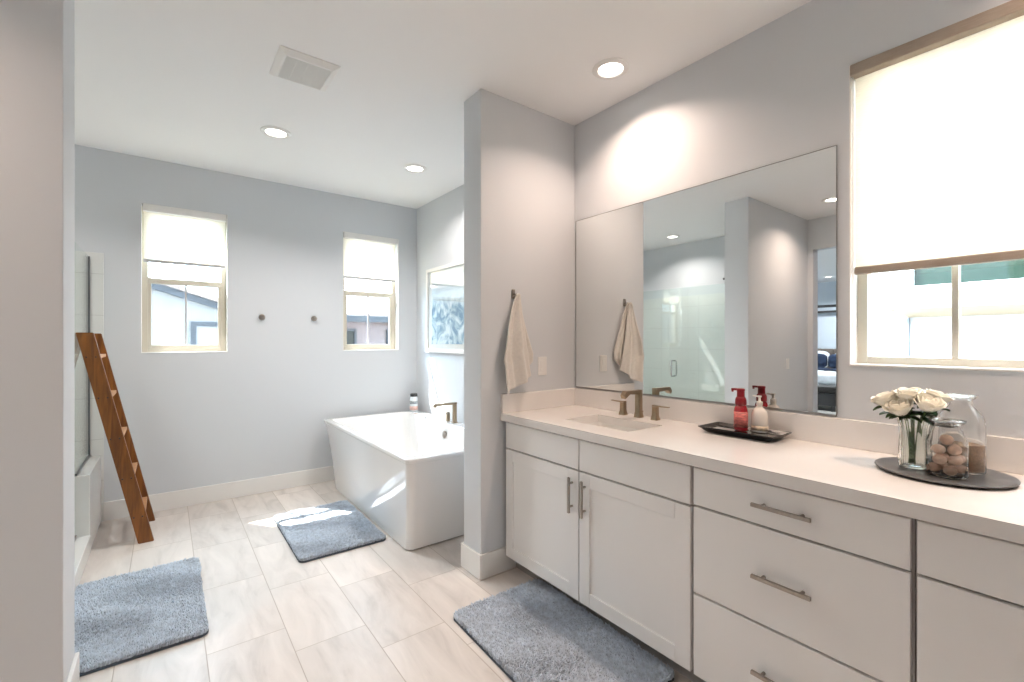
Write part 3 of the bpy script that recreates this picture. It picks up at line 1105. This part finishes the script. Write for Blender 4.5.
def make_rose(i, tip, label):
    base = Vector((VX + (random.uniform(-.012, .012)), VYc + random.uniform(-.012, .012), PZ + .014))
    tip = Vector((VX + tip[0], VYc + tip[1], PZ + tip[2]))
    t = thing('rose', label, 'flower', tuple(base), 'white roses in the vase')
    neck = Vector((VX + (tip.x - VX) * .42, VYc + (tip.y - VYc) * .42, PZ + .150))
    head = tip - Vector((0, 0, .026))
    pts = [base, base.lerp(neck, .5), neck, neck.lerp(head, .6), head]
    MB().tube(pts, .0026, 8).build('stem', M_stem, t, True)
    ax = (tip - neck).normalized()
    q = Vector((0, 0, 1)).rotation_difference(ax).to_matrix()
    m = MB()
    m.ball(head, .012, (1, 1, .9), 2)
    k = 0
    for ring, (npet, r0, r1, hh, half, curl) in enumerate([(3, .004, .010, .042, 1.3, .0), (4, .009, .019, .045, .95, .001), (5, .012, .028, .045, .85, .004), (6, .013, .035, .040, .75, .008)]):
        for p in range(npet):
            az = 2 * PI * p / npet + ring * .7 + i
            jr = random.uniform(.92, 1.08)

            def f(u, v, az=az, r0=r0, r1=r1, hh=hh, half=half, curl=curl, jr=jr):
                uu = u * 2 - 1
                wid = half * (0.45 + .55 * math.sin(min(1, v * 1.25) * PI / 2)) * (1 - .25 * max(0, v - .75) * 4 * abs(uu))
                a = az + uu * wid
                rr = (r0 + (r1 - r0) * math.sin(v * PI / 2)) * jr + curl * max(0, v - .7) * 2.2 + .0012 * abs(uu)
                z = hh * v * (1 - .16 * uu * uu * v) - curl * max(0, v - .82) * 3
                return head + q @ Vector((rr * math.cos(a), rr * math.sin(a), z - .006))
            m.grid(f, 8, 7)
    bl = m.build('bloom', M_rose, t, True, 80)
    s = bl.modifiers.new('thickness', 'SOLIDIFY')
    s.thickness = .0008
    m = MB()
    for j in range(5):
        a = i * 1.3 + j * 2.1
        d0 = Vector((math.cos(a), math.sin(a), -.12 + .2 * (j % 2))).normalized()
        side = d0.cross(Vector((0, 0, 1))).normalized()
        st = neck.lerp(head, .25 + .15 * j)
        L, W = .048, .016

        def lf(u, v, d0=d0, side=side, st=st, L=L, W=W):
            w = W * math.sin(PI * min(1, v * .97 + .03)) ** .8
            uu = u * 2 - 1
            return st + d0 * L * v + side * w * uu + Vector((0, 0, .006 * abs(uu) - .012 * v * v))
        m.grid(lf, 4, 8)
    lv = m.build('leaf', M_leaf, t, True, 80)
    s = lv.modifiers.new('thickness', 'SOLIDIFY')
    s.thickness = .0008
    return t


for i, (p, lab) in enumerate(rose_spots):
    make_rose(i, p, 'cream white rose ' + lab)

# ------------------------------------------------------------------ bathtub
TBX = (1.208, 2.042)
TBY = (2.680, 4.262)
TPX = (1.166, 2.085)
TPY = (2.580, 4.440)
TH = .612
t = thing('bathtub', 'white freestanding rectangular bathtub with tapered sides below the window', 'bathtub', (1.625, 3.47, 0))


def tring(s, z, ins=0.0, r=.05):
    """outer shell at s (0 base .. 1 top)"""
    L = lambda a, b_: a + (b_ - a) * s
    return rrect(L(TBX[0], TPX[0]) + ins, L(TBX[1], TPX[1]) - ins, L(TBY[0], TPY[0]) + ins, L(TBY[1], TPY[1]) - ins, r, z, 8)


m = MB()
rings = [tring(0, .004, .012), tring(0, .012, .002)]
for k in range(1, 11):
    s = k / 10
    rings.append(tring(s, .012 + (TH - .030 - .012) * s, .010 * math.sin(PI * s)))
rings += [tring(1, TH - .029, -.004), tring(1, TH - .024, -.007), tring(1, TH - .006, -.007), tring(1, TH - .001, -.004), tring(1, TH, .002)]
ix0, ix1, iy0, iy1 = TPX[0] + .040, TPX[1] - .115, TPY[0] + .045, TPY[1] - .060
rings += [rrect(ix0, ix1, iy0, iy1, .05, TH, 8), rrect(ix0 + .006, ix1 - .006, iy0 + .006, iy1 - .006, .05, TH - .006, 8)]
for k in range(1, 8):
    s = k / 8
    rings.append(rrect(ix0 + .010 + .07 * s, ix1 - .010 - .05 * s, iy0 + .012 + .14 * s, iy1 - .012 - .20 * s, .055 + .03 * s, TH - .006 - .40 * s, 8))
rings += [rrect(ix0 + .095, ix1 - .075, iy0 + .175, iy1 - .24, .09, TH - .435, 8), rrect(ix0 + .14, ix1 - .12, iy0 + .23, iy1 - .30, .08, TH - .452, 8)]
m.loft(rings)
m.build('shell', M_tub, t, True, 32)
MB().box(TBX[0] + .03, TBX[1] - .03, TBY[0] + .03, TBY[1] - .03, 0, .004).build('foot_plate', M_black, t)
m = MB()
oc = Vector((ix1 - .024, 3.545, .515))
m.lathe([(.001, .0), (.032, .0), (.033, .004), (.031, .008), (.018, .010), (.001, .010)], tuple(oc), 28, axis=(-1, 0, .12))
m.build('overflow', M_nickel, t, True)
MB().lathe([(.001, 0), (.03, 0), (.031, .003), (.001, .004)], (1.62, 3.47, TH - .4515), 24).build('drain', M_nickel, t, True)

# tub filler on the right rim
t = thing('bathtub_faucet', 'brushed nickel deck mounted tub filler with flat spout on the right tub rim', 'faucet', (2.030, 3.52, TH))
m = MB()
bx, by = 2.030, 3.52
m.box(bx - .022, bx + .022, by - .022, by + .022, TH + .0005, TH + .006, .002)
m.box(bx - .014, bx + .014, by - .018, by + .018, TH + .006, TH + .182, .004)
m.prism([(bx + .014, TH + .182), (bx - .180, TH + .182), (bx - .198, TH + .172), (bx - .203, TH + .152), (bx - .192, TH + .152), (bx - .184, TH + .163), (bx + .014, TH + .163)], 'y', by - .018, by + .018)
m.build('spout', M_bronze, t, True, 30)
h = MB().box(bx - .020, bx + .010, by + .095, by + .125, TH + .0005, TH + .075, .004).build('handle', M_bronze, t)
MB().box(bx - .045, bx + .008, by + .100, by + .120, TH + .0755, TH + .082, .002).build('lever', M_bronze, h)

# jar on the far tub corner
cx, cy = 2.040, 4.375
t = thing('bath_jar', 'white and pink cosmetics jar with black lid on the far tub corner', 'jar', (cx, cy, TH))
MB().lathe([(.036, .0005), (.041, .004), (.041, .135), (.036, .146), (.032, .150)], (cx, cy, TH), 32).build('body', mat('frosted_jar', (0.70, 0.76, 0.80, 1), .2), t, True, 40)
m = MB()
m.lathe([(.0415, .012), (.0415, .052)], (cx, cy, TH), 32, False, False)
lb = m.build('label_band', mat('pink_paper', s2l('d9b5ab'), .6, noise=(40, .25)), t, True)
s = lb.modifiers.new('thickness', 'SOLIDIFY')
s.thickness = .0006
m = MB()
m.lathe([(.0415, .075), (.0415, .105)], (cx, cy, TH), 32, False, False)
lb = m.build('label_band', mat('grey_paper', s2l('9aa3a8'), .6, noise=(70, .5)), t, True)
s = lb.modifiers.new('thickness', 'SOLIDIFY')
s.thickness = .0006
MB().lathe([(.034, .1502), (.037, .152), (.037, .176), (.034, .180)], (cx, cy, TH), 32).build('lid', M_black, t, True, 40)


# ------------------------------------------------------------------ framed print over the tub
def art_material():
    m = bpy.data.materials.new('winter_print')
    m.use_nodes = True
    nt = m.node_tree
    b = nt.nodes['Principled BSDF']
    tc = nt.nodes.new('ShaderNodeTexCoord')
    n = nt.nodes.new('ShaderNodeTexNoise')
    n.inputs['Scale'].default_value = 6.5
    n.inputs['Detail'].default_value = 8
    n.inputs['Distortion'].default_value = 1.6
    nt.links.new(tc.outputs['Object'], n.inputs['Vector'])
    cr = nt.nodes.new('ShaderNodeValToRGB')
    e = cr.color_ramp.elements
    e[0].position = .40
    e[0].color = s2l('5d7f9c')
    e[1].position = .60
    e[1].color = s2l('dfe9ee')
    k = e.new(.47)
    k.color = s2l('89a6ba')
    k = e.new(.53)
    k.color = s2l('b9ccd6')
    nt.links.new(n.outputs['Fac'], cr.inputs['Fac'])
    sp = nt.nodes.new('ShaderNodeSeparateXYZ')
    nt.links.new(tc.outputs['Object'], sp.inputs[0])
    mr = nt.nodes.new('ShaderNodeMapRange')
    mr.inputs['From Min'].default_value = .44
    mr.inputs['From Max'].default_value = .56
    nt.links.new(sp.outputs[2], mr.inputs['Value'])
    mx = nt.nodes.new('ShaderNodeMix')
    mx.data_type = 'RGBA'
    nt.links.new(mr.outputs['Result'], mx.inputs['Factor'])
    nt.links.new(cr.outputs['Color'], mx.inputs['A'])
    mx.inputs['B'].default_value = s2l('cfdce4')  # pale upper part paints in the window's reflection
    nt.links.new(mx.outputs['Result'], b.inputs['Base Color'])
    b.inputs['Roughness'].default_value = .7
    return m


py0, py1, pz0, pz1 = 3.10, 4.262, 1.220, 2.062
t = thing('framed_picture', 'white framed print of snowy blue foliage on the wall above the bathtub', 'picture', (WX - .012, 3.7, pz0))
m = MB()
fw, fd = .035, .026
m.box(WX - fd, WX - .001, py0, py0 + fw, pz0, pz1, .003)
m.box(WX - fd, WX - .001, py1 - fw, py1, pz0, pz1, .003)
m.box(WX - fd, WX - .001, py0 + fw, py1 - fw, pz0, pz0 + fw, .003)
m.box(WX - fd, WX - .001, py0 + fw, py1 - fw, pz1 - fw, pz1, .003)
m.build('frame', M_trim, t)
MB().box(WX - .012, WX - .008, py0 + fw, py1 - fw, pz0 + fw, pz1 - fw).build('mat_board', mat('white_mat_board', (.80, .81, .81, 1), .8), t)
MB().box(WX - .0135, WX - .0122, py0 + .11, py1 - .11, pz0 + .085, pz1 - .085).build('print', art_material(), t)
MB().box(WX - .019, WX - .016, py0 + fw - .003, py1 - fw + .003, pz0 + fw - .003, pz1 - fw + .003).build('glass', M_picglass, t)

# ------------------------------------------------------------------ robe hooks on the window wall
for x, lab in ((.670, 'round nickel robe hook on the back wall, nearer the left window'), (1.103, 'round nickel robe hook on the back wall, nearer the bathtub window')):
    t = thing('robe_hook', lab, 'hook', (x, BY, 1.52), 'round robe hooks between the windows')
    MB().lathe([(.024, .0004), (.026, .003), (.024, .008), (.010, .010)], (x, BY, 1.545), 28, axis=(0, -1, 0)).build('rosette', M_nickel, t, True, 35)
    MB().lathe([(.008, .0095), (.008, .028), (.016, .033), (.018, .040), (.014, .046), (.001, .047)], (x, BY, 1.545), 24, axis=(0, -1, 0)).build('peg', M_nickel, t, True, 35)

# ------------------------------------------------------------------ shower
GX = -.455
HBX0, HBX1 = -.530, -.385        # half wall under the glass
HBY0, HBZ = 3.90, .492
o = MB().box(HBX0, HBX1, HBY0, BY - .012, 0, HBZ, .004).build('trim_1', M_grey_tile)
struct(o)
o = MB().box(HBX0, HBX1 + .004, LY1 + .012, HBY0 - .0005, 0, .112, .004).build('trim_2', M_grey_tile)
struct(o)
TZT = 1.985
o = MB().box(FX + .012, HBX1 + .014, BY - .012, BY, 0, TZT, .002).build('wall_shower_back', M_tile)
struct(o)
o = MB().box(FX, FX + .012, LY1, BY, 0, TZT).build('wall_shower_left', M_tile)
struct(o)
o = MB().box(FX + .012, HBX1 + .014, LY1, LY1 + .012, 0, TZT, .002).build('wall_shower_front', M_tile)
struct(o)
GT = 1.948
SPL = 3.165
t = thing('shower_panel', 'fixed clear glass shower panel standing on the tiled half wall behind the ladder', 'shower glass', (GX, 4.0, HBZ))
MB().box(GX - .005, GX + .005, HBY0, BY - .018, HBZ + .004, GT).build('glass', M_shower, t)
MB().box(GX - .010, GX + .010, BY - .0245, BY - .0125, HBZ + .0005, GT + .004).build('wall_channel', M_dark, t)
MB().box(GX - .010, GX + .010, HBY0, BY - .025, HBZ + .0005, HBZ + .016).build('bottom_channel', M_dark, t)
t = thing('shower_panel', 'fixed clear glass shower panel between the shower door and the half wall', 'shower glass', (GX, 3.5, .112))
MB().box(GX - .005, GX + .005, SPL + .004, HBY0 - .004, .116, GT).build('glass', M_shower, t)
MB().box(GX - .010, GX + .010, SPL + .004, HBY0 - .004, .1125, .128).build('bottom_channel', M_dark, t)
t = thing('shower_door', 'hinged clear glass shower door with a chrome loop handle, seen in the mirror', 'shower door', (GX, 2.8, .12))
MB().box(GX - .005, GX + .005, LY1 + .022, SPL - .004, .125, GT).build('glass', M_shower, t)
m = MB()
hy, hz0, hz1 = SPL - .055, .925, 1.105
for s in (1, -1):
    m.tube([(GX + s * .0055, hy, hz0), (GX + s * .04, hy, hz0), (GX + s * .052, hy, hz0 + .014), (GX + s * .052, hy, hz1 - .014), (GX + s * .04, hy, hz1), (GX + s * .0055, hy, hz1)], .009, 12)
m.build('handle', M_chrome, t, True, 50)
for z in (.40, 1.70):
    MB().box(GX - .012, GX + .012, LY1 + .0125, LY1 + .075, z, z + .09, .003).build('hinge', M_chrome, t)
m = MB()
m.box(GX - .014, GX + .014, LY1 + .0125, LY1 + .018, 1.978, 2.018, .002)
m.cyl((GX, LY1 + .018, 1.998), (GX, LY1 + .105, 1.998), .011, seg=14)
tag(m.build('robe_hook', M_dark, None, True, 40), 'small dark wall clamp just above the shower glass, seen in the mirror', 'hook')  # a wall clamp for the glass, not a robe hook

# ------------------------------------------------------------------ wooden ladder leaning on the shower glass
t = thing('ladder', 'stained wooden ladder with flat rungs leaning against the shower glass', 'ladder', (-.25, 4.1, 0))
LT = 1.388
lx = lambda z: -.1075 + (-.4075 + .1075) * z / LT      # centre line of the rails
hw = .041


def rail(y0, y1, hw0):
    m = MB()
    m.prism([(lx(0) - hw0, 0), (lx(0) + hw0, 0), (lx(LT) + hw0, LT), (lx(LT) - hw0, LT)], 'y', y0, y1)
    bmesh.ops.bevel(m.bm, geom=list(m.bm.edges), offset=.003, segments=2, affect='EDGES')
    return m.build('rail', M_wood, t)


r1 = rail(3.870, 3.908, hw)
r2 = rail(4.300, 4.338, hw)
for zc in (1.245, .985, .718, .452, .190):
    m = MB()
    c = lx(zc)
    m.box(c - .040, c + .036, 3.9085, 4.2995, zc - .022, zc, .002)
    m.build('rung', M_rung, t)
    for dx in (-.022, .022):
        MB().cyl((c + dx, 3.8705, zc - .011), (c + dx, 3.867, zc - .011), .0045, seg=10).build('screw_plug', M_darkwood, r1)


# ------------------------------------------------------------------ rugs
def make_rug(label):
    W, L, r = .545, .875, .035
    root = MB()
    root.loft([rrect(-W / 2, W / 2, -L / 2, L / 2, r, 0), rrect(-W / 2, W / 2, -L / 2, L / 2, r, .011)])
    base = root.build('bath_rug', M_backing)
    base.location = (0, 0, 0)
    N = 30000
    x = rng.uniform(-W / 2, W / 2, N * 2)
    y = rng.uniform(-L / 2, L / 2, N * 2)
    dx = np.maximum(np.abs(x) - (W / 2 - r), 0)
    dy = np.maximum(np.abs(y) - (L / 2 - r), 0)
    ok = np.hypot(dx, dy) < r - .002
    x, y = x[ok][:N], y[ok][:N]
    n = len(x)
    hgt = rng.uniform(.014, .024, n) * (1 + .18 * np.sin(x * 31 + 2 * np.sin(y * 17)) * np.sin(y * 27 + x * 9))
    ang = rng.uniform(0, 2 * PI, n) * .5 + 2 * np.sin(x * 7 + y * 5) + np.sin(y * 13)
    lean = rng.uniform(.003, .014, n)
    rad = rng.uniform(.0028, .0046, n)
    V = np.zeros((n, 7, 3))
    for k in range(3):
        a = ang + k * 2 * PI / 3
        V[:, k, 0] = x + rad * np.cos(a)
        V[:, k, 1] = y + rad * np.sin(a)
        V[:, k, 2] = .0115
        V[:, 3 + k, 0] = x + rad * .8 * np.cos(a + .5) + lean * .45 * np.cos(ang)
        V[:, 3 + k, 1] = y + rad * .8 * np.sin(a + .5) + lean * .45 * np.sin(ang)
        V[:, 3 + k, 2] = .0115 + hgt * .65
    V[:, 6, 0] = x + lean * np.cos(ang)
    V[:, 6, 1] = y + lean * np.sin(ang)
    V[:, 6, 2] = .0115 + hgt
    idx = (np.arange(n) * 7)[:, None]
    F4 = np.concatenate([idx + np.array([[k, (k + 1) % 3, 3 + (k + 1) % 3, 3 + k]]) for k in range(3)])
    F3 = np.concatenate([idx + np.array([[3 + k, 3 + (k + 1) % 3, 6]]) for k in range(3)])
    me = bpy.data.meshes.new('pile')
    me.from_pydata(V.reshape(-1, 3).tolist(), [], F4.tolist() + F3.tolist())
    me.polygons.foreach_set('use_smooth', [True] * len(me.polygons))
    mm = mat('blue_grey_pile', s2l('bfcad7'), .95, noise=(55, .28), sheen=.3)
    me.materials.append(mm)
    p = bpy.data.objects.new('pile', me)
    COL.objects.link(p)
    p.parent = base
    p['kind'] = 'stuff'
    tag(base, label, 'rug', 'blue grey shaggy bath rugs')
    return base


rug = make_rug('blue grey shaggy bath rug at left in front of the shower')
rug.location = (-.118, 2.918, 0.0003)
dup(rug, (.908, 3.378, .0003), 'blue grey shaggy bath rug beside the bathtub, crossed by a patch of sunlight', rz=PI)
dup(rug, (1.355, 1.4875, .0003), 'blue grey shaggy bath rug in front of the vanity sink doors', rz=math.radians(-1.5))

# ------------------------------------------------------------------ ceiling: lights and fan
CANS = [((1.845, 1.584), 'recessed ceiling light above the vanity, nearest the stub wall', CAN_WARM, CAN_W * .52),
        ((.593, 3.438), 'recessed ceiling light near the left window, left of the tub', CAN_COOL, CAN_T),
        ((1.626, 3.464), 'recessed ceiling light above the bathtub', CAN_COOL, CAN_T * .8),
        ((-1.20, 3.62), 'recessed ceiling light inside the shower, seen in the mirror', CAN_COOL, CAN_T * .8),
        ((-1.04, 1.70), 'recessed ceiling light near the bedroom doorway, seen in the mirror', CAN_WARM, CAN_W * .62),
        ((1.845, -.30), 'added unseen ceiling light above the right end of the vanity', CAN_WARM, CAN_W * 1.0)]  # unseen lamp added behind the camera to brighten the vanity


def can_light(x, y, label, z=CZ):
    t = thing('recessed_light', label, 'ceiling light', (x, y, z - .012), 'recessed ceiling lights')
    MB().lathe([(.094, -.0005), (.095, -.004), (.088, -.009), (.066, -.010), (.062, -.004), (.060, -.0005)], (x, y, z), 40, False, False).build('trim_ring', M_plastic_w, t, True, 50)
    MB().lathe([(.001, -.003), (.063, -.003), (.063, -.0008), (.001, -.0008)], (x, y, z), 40).build('lens', M_lens, t)


def can_lamp(x, y, col, w, z=CZ, size=.12):
    ld = bpy.data.lights.new('downlight', 'AREA')
    ld.shape = 'DISK'
    ld.size = size
    ld.energy = w
    ld.color = col
    ld.spread = math.radians(135)
    lo = bpy.data.objects.new('downlight', ld)
    lo.location = (x, y, z - .014)
    COL.objects.link(lo)


for (x, y), lab, c, w in CANS:
    can_light(x, y, lab)
    can_lamp(x, y, c, w)

t = thing('exhaust_fan', 'white square exhaust fan grille in the ceiling', 'exhaust fan', (.575, 2.556, CZ - .02))
x0, x1, y0, y1 = .433, .717, 2.412, 2.702
m = MB()
m.loft([rect(x0, x1, y0, y1, CZ - .0006), rect(x0, x1, y0, y1, CZ - .006), rect(x0 + .028, x1 - .028, y0 + .028, y1 - .028, CZ - .022), rect(x0 + .036, x1 - .036, y0 + .036, y1 - .036, CZ - .022), rect(x0 + .036, x1 - .036, y0 + .036, y1 - .036, CZ - .010)], True, False)
m.build('frame', M_plastic_w, t)
MB().box(x0 + .036, x1 - .036, y0 + .036, y1 - .036, CZ - .0095, CZ - .008).build('backing', M_grille_dk, t)
m = MB()
n = 26
for k in range(n):
    y = y0 + .040 + (y1 - y0 - .080) * k / (n - 1)
    m.box(x0 + .036, x1 - .036, y - .0026, y + .0026, CZ - .0205, CZ - .0096)
for k in range(1, 4):
    x = x0 + .036 + (x1 - x0 - .072) * k / 4
    m.box(x - .002, x + .002, y0 + .036, y1 - .036, CZ - .0195, CZ - .0096)
m.build('louvers', M_grille, t)

# ------------------------------------------------------------------ bedroom through the doorway (seen in the mirror)
BX0, BX1, BYa, BYb = -8.40, FX - .13, .2, 6.6
struct(MB().box(BX0, FX - .02, BYa, BYb, -.12, -.001).build('floor_bedroom', M_carpet))
struct(MB().box(BX0 - .1, FX - .2, BYa - .1, BYb + .1, CZ, CZ + .15).build('ceiling_bedroom', M_ceil))
struct(MB().box(BX0 - .1, BX0, BYa - .1, BYb + .1, 0, CZ).build('wall_bedroom_far', M_bedwall))
struct(MB().box(BX0, BX1, BYb, BYb + .1, 0, CZ).build('wall_bedroom_back', M_bedwall))
struct(MB().box(BX0, BX1, BYa - .1, BYa, 0, CZ).build('wall_bedroom_front', M_bedwall))
m = MB()
m.box(FX - .135, FX + .004, DY1 - .018, DY1, 0, DZ)
m.box(FX - .135, FX + .004, DY0, DY0 + .018, 0, DZ)
m.box(FX - .135, FX + .004, DY0 + .018, DY1 - .018, DZ - .018, DZ)
struct(m.build('door_1', M_wall))

t = thing('bed', 'dark canopy bed with taupe headboard in the bedroom, reflected in the mirror', 'bed', (-7.2, 4.05, 0))
by0, by1, bx0, bx1 = 2.95, 5.05, -8.36, -6.25
m = MB()
for x in (bx0 + .04, bx1 - .04):
    for y in (by0 + .04, by1 - .04):
        m.box(x - .035, x + .035, y - .035, y + .035, 0, 2.06, .004)
for y in (by0 + .04, by1 - .04):
    m.box(bx0 + .04, bx1 - .04, y - .025, y + .025, 2.01, 2.06)
for x in (bx0 + .04, bx1 - .04):
    m.box(x - .025, x + .025, by0 + .04, by1 - .04, 2.01, 2.06)
for y in (by0 + .04, by1 - .04):
    m.box(bx0 + .04, bx1 - .04, y - .02, y + .02, .26, .40)
m.box(bx1 - .06, bx1 - .02, by0 + .04, by1 - .04, .26, .40)
m.build('canopy_frame', M_darkwood, t)
hb = MB()
for k in range(8):
    for j in range(3):
        w = (by1 - by0 - .16) / 8
        hb.box(bx0 + .03, bx0 + .09, by0 + .08 + w * k, by0 + .08 + w * (k + 1), .40 + .25 * j, .65 + .25 * j, .02, 3)
hb.build('headboard', M_headboard, t, True, 60)
MB().box(bx0 + .10, bx1 - .07, by0 + .08, by1 - .08, .40, .66, .06, 4).build('mattress', M_white_cloth, t, True)
m = MB()
m.grid(lambda u, v: (bx0 + .75 + u * (bx1 - .05 - bx0 - .75), by0 + .05 + v * (by1 - by0 - .10), .685 - .26 * max(0, abs(v - .5) * 2 - .9) * 10 - .22 * max(0, u - .94) * 16 + .008 * math.sin(u * 23) * math.sin(v * 31)), 40, 40)
o = m.build('duvet', M_white_cloth, t, True, 80)
s = o.modifiers.new('thickness', 'SOLIDIFY')
s.thickness = .025
pil = None
for k, (x, y, z, c, lab) in enumerate([(-8.15, 3.55, .70, M_white_cloth, 'white pillow standing against the left half of the headboard'), (-8.15, 4.42, .70, M_white_cloth, 'white pillow standing against the right half of the headboard'),
                                       (-7.92, 3.60, .70, M_navy, 'navy pillow in front of the left white pillow on the bed'), (-7.92, 4.40, .70, M_navy, 'navy pillow in front of the right white pillow on the bed')]):
    m = MB()
    hh = .17 if c is M_navy else .20
    m.ball((x, y, z + hh), 1.0, (.09, .38, hh), 3)
    for v in m.bm.verts:
        d = v.co - Vector((x, y, z + hh))
        fy_, fz_ = d.y / .38, d.z / hh
        v.co.y = y + .38 * max(-1, min(1, fy_ * 1.25))
        v.co.z = z + hh + hh * max(-1, min(1, fz_ * 1.25))
    tag(m.build('pillow', c, None, True, 80), lab, 'pillow', 'pillows on the bed')
m = MB()
m.grid(lambda u, v: (-7.62 + u * .42, by0 + .045 + v * (by1 - by0 - .09), .722 - .26 * max(0, abs(v - .5) * 2 - .9) * 10 + .01 * math.sin(v * 40)), 10, 40)
o = m.build('blanket', M_navy, None, True, 80)
s = o.modifiers.new('thickness', 'SOLIDIFY')
s.thickness = .03
tag(o, 'folded navy blanket lying across the white bed', 'blanket')
t = thing('bench', 'dark tufted bench standing at the foot of the bed', 'bench', (-5.92, 4.0, 0))
MB().box(-6.14, -5.72, 3.15, 4.85, .34, .47, .03, 3).build('seat', M_darkwood, t, True)
MB().box(-6.12, -5.74, 3.17, 4.83, .10, .335, .005).build('chest', M_darkwood, t)
for x in (-6.10, -5.76):
    for y in (3.20, 4.80):
        MB().box(x - .025, x + .025, y - .025, y + .025, 0, .10).build('leg', M_darkwood, t)
for (x, y), lab in (((-7.38, 3.81), 'recessed ceiling light above the bed in the bedroom'), ((-5.0, 2.6), 'added unseen ceiling light in the bedroom nearer the doorway')):  # the lamp nearer the doorway is unseen, added to brighten the bedroom
    can_light(x, y, lab)
    can_lamp(x, y, (.90, .95, 1.0), 34)

# ------------------------------------------------------------------ outside
GZ = -3.2
struct(MB().box(-40, 40, -40, 60, GZ - .2, GZ).build('ground', M_ground))


def house_window(parent, axis, plane, a0, a1, z0, z1, trim, pane, tw=.08):
    """window on a house wall; axis 'y': wall of constant y facing -y, 'x': constant x facing -x"""
    m = MB()

    def bx(p, q, zz0, zz1, d0, d1, mb):
        if axis == 'y':
            mb.box(p, q, plane - d1, plane - d0, zz0, zz1)
        else:
            mb.box(plane - d1, plane - d0, p, q, zz0, zz1)
    bx(a0, a0 + tw, z0, z1, .001, .05, m)
    bx(a1 - tw, a1, z0, z1, .001, .05, m)
    bx(a0 + tw, a1 - tw, z0, z0 + tw, .001, .05, m)
    bx(a0 + tw, a1 - tw, z1 - tw, z1, .001, .05, m)
    w = m.build('window', trim, parent)
    m = MB()
    bx(a0 + tw, a1 - tw, z0 + tw, z1 - tw, .002, .02, m)
    m.build('pane', pane, w)


# house A: white gable wall with grey rake board, seen through the left window
t = thing('house', 'white gabled house with grey roof edge outside the left window', 'house', (-1.3, 12, GZ))
sl = -.322
zA = lambda x: 2.232 + sl * (x + .193)          # underside of the rake board
xe, xr = 1.55, -2.6
MB().prism([(2 * xr - xe, GZ), (xe - .25, GZ), (xe - .25, zA(xe - .25)), (xr, zA(xr)), (2 * xr - xe + .25, zA(xe - .25))], 'y', 10, 14).build('wall', M_stucco, t)
m = MB()
for s in (1, -1):
    X = lambda x: x if s == 1 else 2 * xr - x
    m.prism([(X(xr), zA(xr)), (X(xe), zA(xe)), (X(xe), zA(xe) + .12), (X(xr), zA(xr) + .12)], 'y', 9.93, 9.999)
m.build('rake_board', M_fascia, t)
m = MB()
for s in (1, -1):
    X = lambda x: x if s == 1 else 2 * xr - x
    m.prism([(X(xr), zA(xr) + .121), (X(xe + .1), zA(xe + .1) + .121), (X(xe + .1), zA(xe + .1) + .18), (X(xr), zA(xr) + .18)], 'y', 9.90, 14)
m.build('roof', M_rooftile, t)
house_window(t, 'y', 10, .345, 1.10, .75, 1.685, M_fascia, mat('pale_window_glass', (.55, .58, .6, 1), .15), .085)

# house B: mauve wall under a pale tiled roof, seen through the tub window
t = thing('house', 'mauve house with pale tiled roof outside the window above the bathtub', 'house', (4.5, 12, GZ))
MB().box(2.62, 6.6, 10, 15, GZ, 1.80).build('wall', M_stucco_m, t)
m = MB()
m.loft([rect(2.32, 6.9, 9.70, 15.3, 1.80), rect(2.32, 6.9, 9.70, 15.3, 1.90), rect(4.0, 5.2, 12.2, 12.8, 3.35)])
m.build('roof', M_rooftile, t)
m = MB()
for k in range(24):
    z = 1.92 + k * .058
    f = (z - 1.90) / 1.45
    xa, xb, ya = 2.32 + 1.68 * f, 6.9 - 1.7 * f, 9.70 + 2.5 * f
    m.cyl((xa, ya, z), (xb, ya, z), .02, seg=6)
m.build('tile_course', M_rooftile, t)
MB().box(2.30, 6.92, 9.66, 9.70, 1.74, 1.87).build('fascia', M_fascia, t)
house_window(t, 'y', 10, 2.98, 3.30, .60, 1.60, M_fascia, M_greenpane, .05)
house_window(t, 'y', 10, 3.98, 4.60, .60, 1.60, M_fascia, M_greenpane, .06)

# house C: close white stucco wall with a ledge, seen through the large window
NX = 4.5
t = thing('house', 'white stucco house wall with ledge and high window close outside the large window', 'house', (6.5, 0, GZ))
MB().box(NX, NX + 5, -9, 3.0, GZ, 5.2).build('wall', M_stucco, t)
m = MB()
m.loft([[(NX - .001, -9, 1.512), (NX - .001, .945, 1.512), (NX - .001, .945, 1.60), (NX - .001, -9, 1.60)],
        [(NX - .14, -9, 1.575), (NX - .14, 1.045, 1.575), (NX - .14, 1.045, 1.602), (NX - .14, -9, 1.602)]])
m.build('ledge', M_ledge, t)
MB().box(NX - .03, NX - .001, .935, .955, GZ, 1.51).build('downspout', M_fascia, t)
house_window(t, 'x', NX, -.70, .96, 1.69, 2.75, M_stucco, M_greenpane, .055)
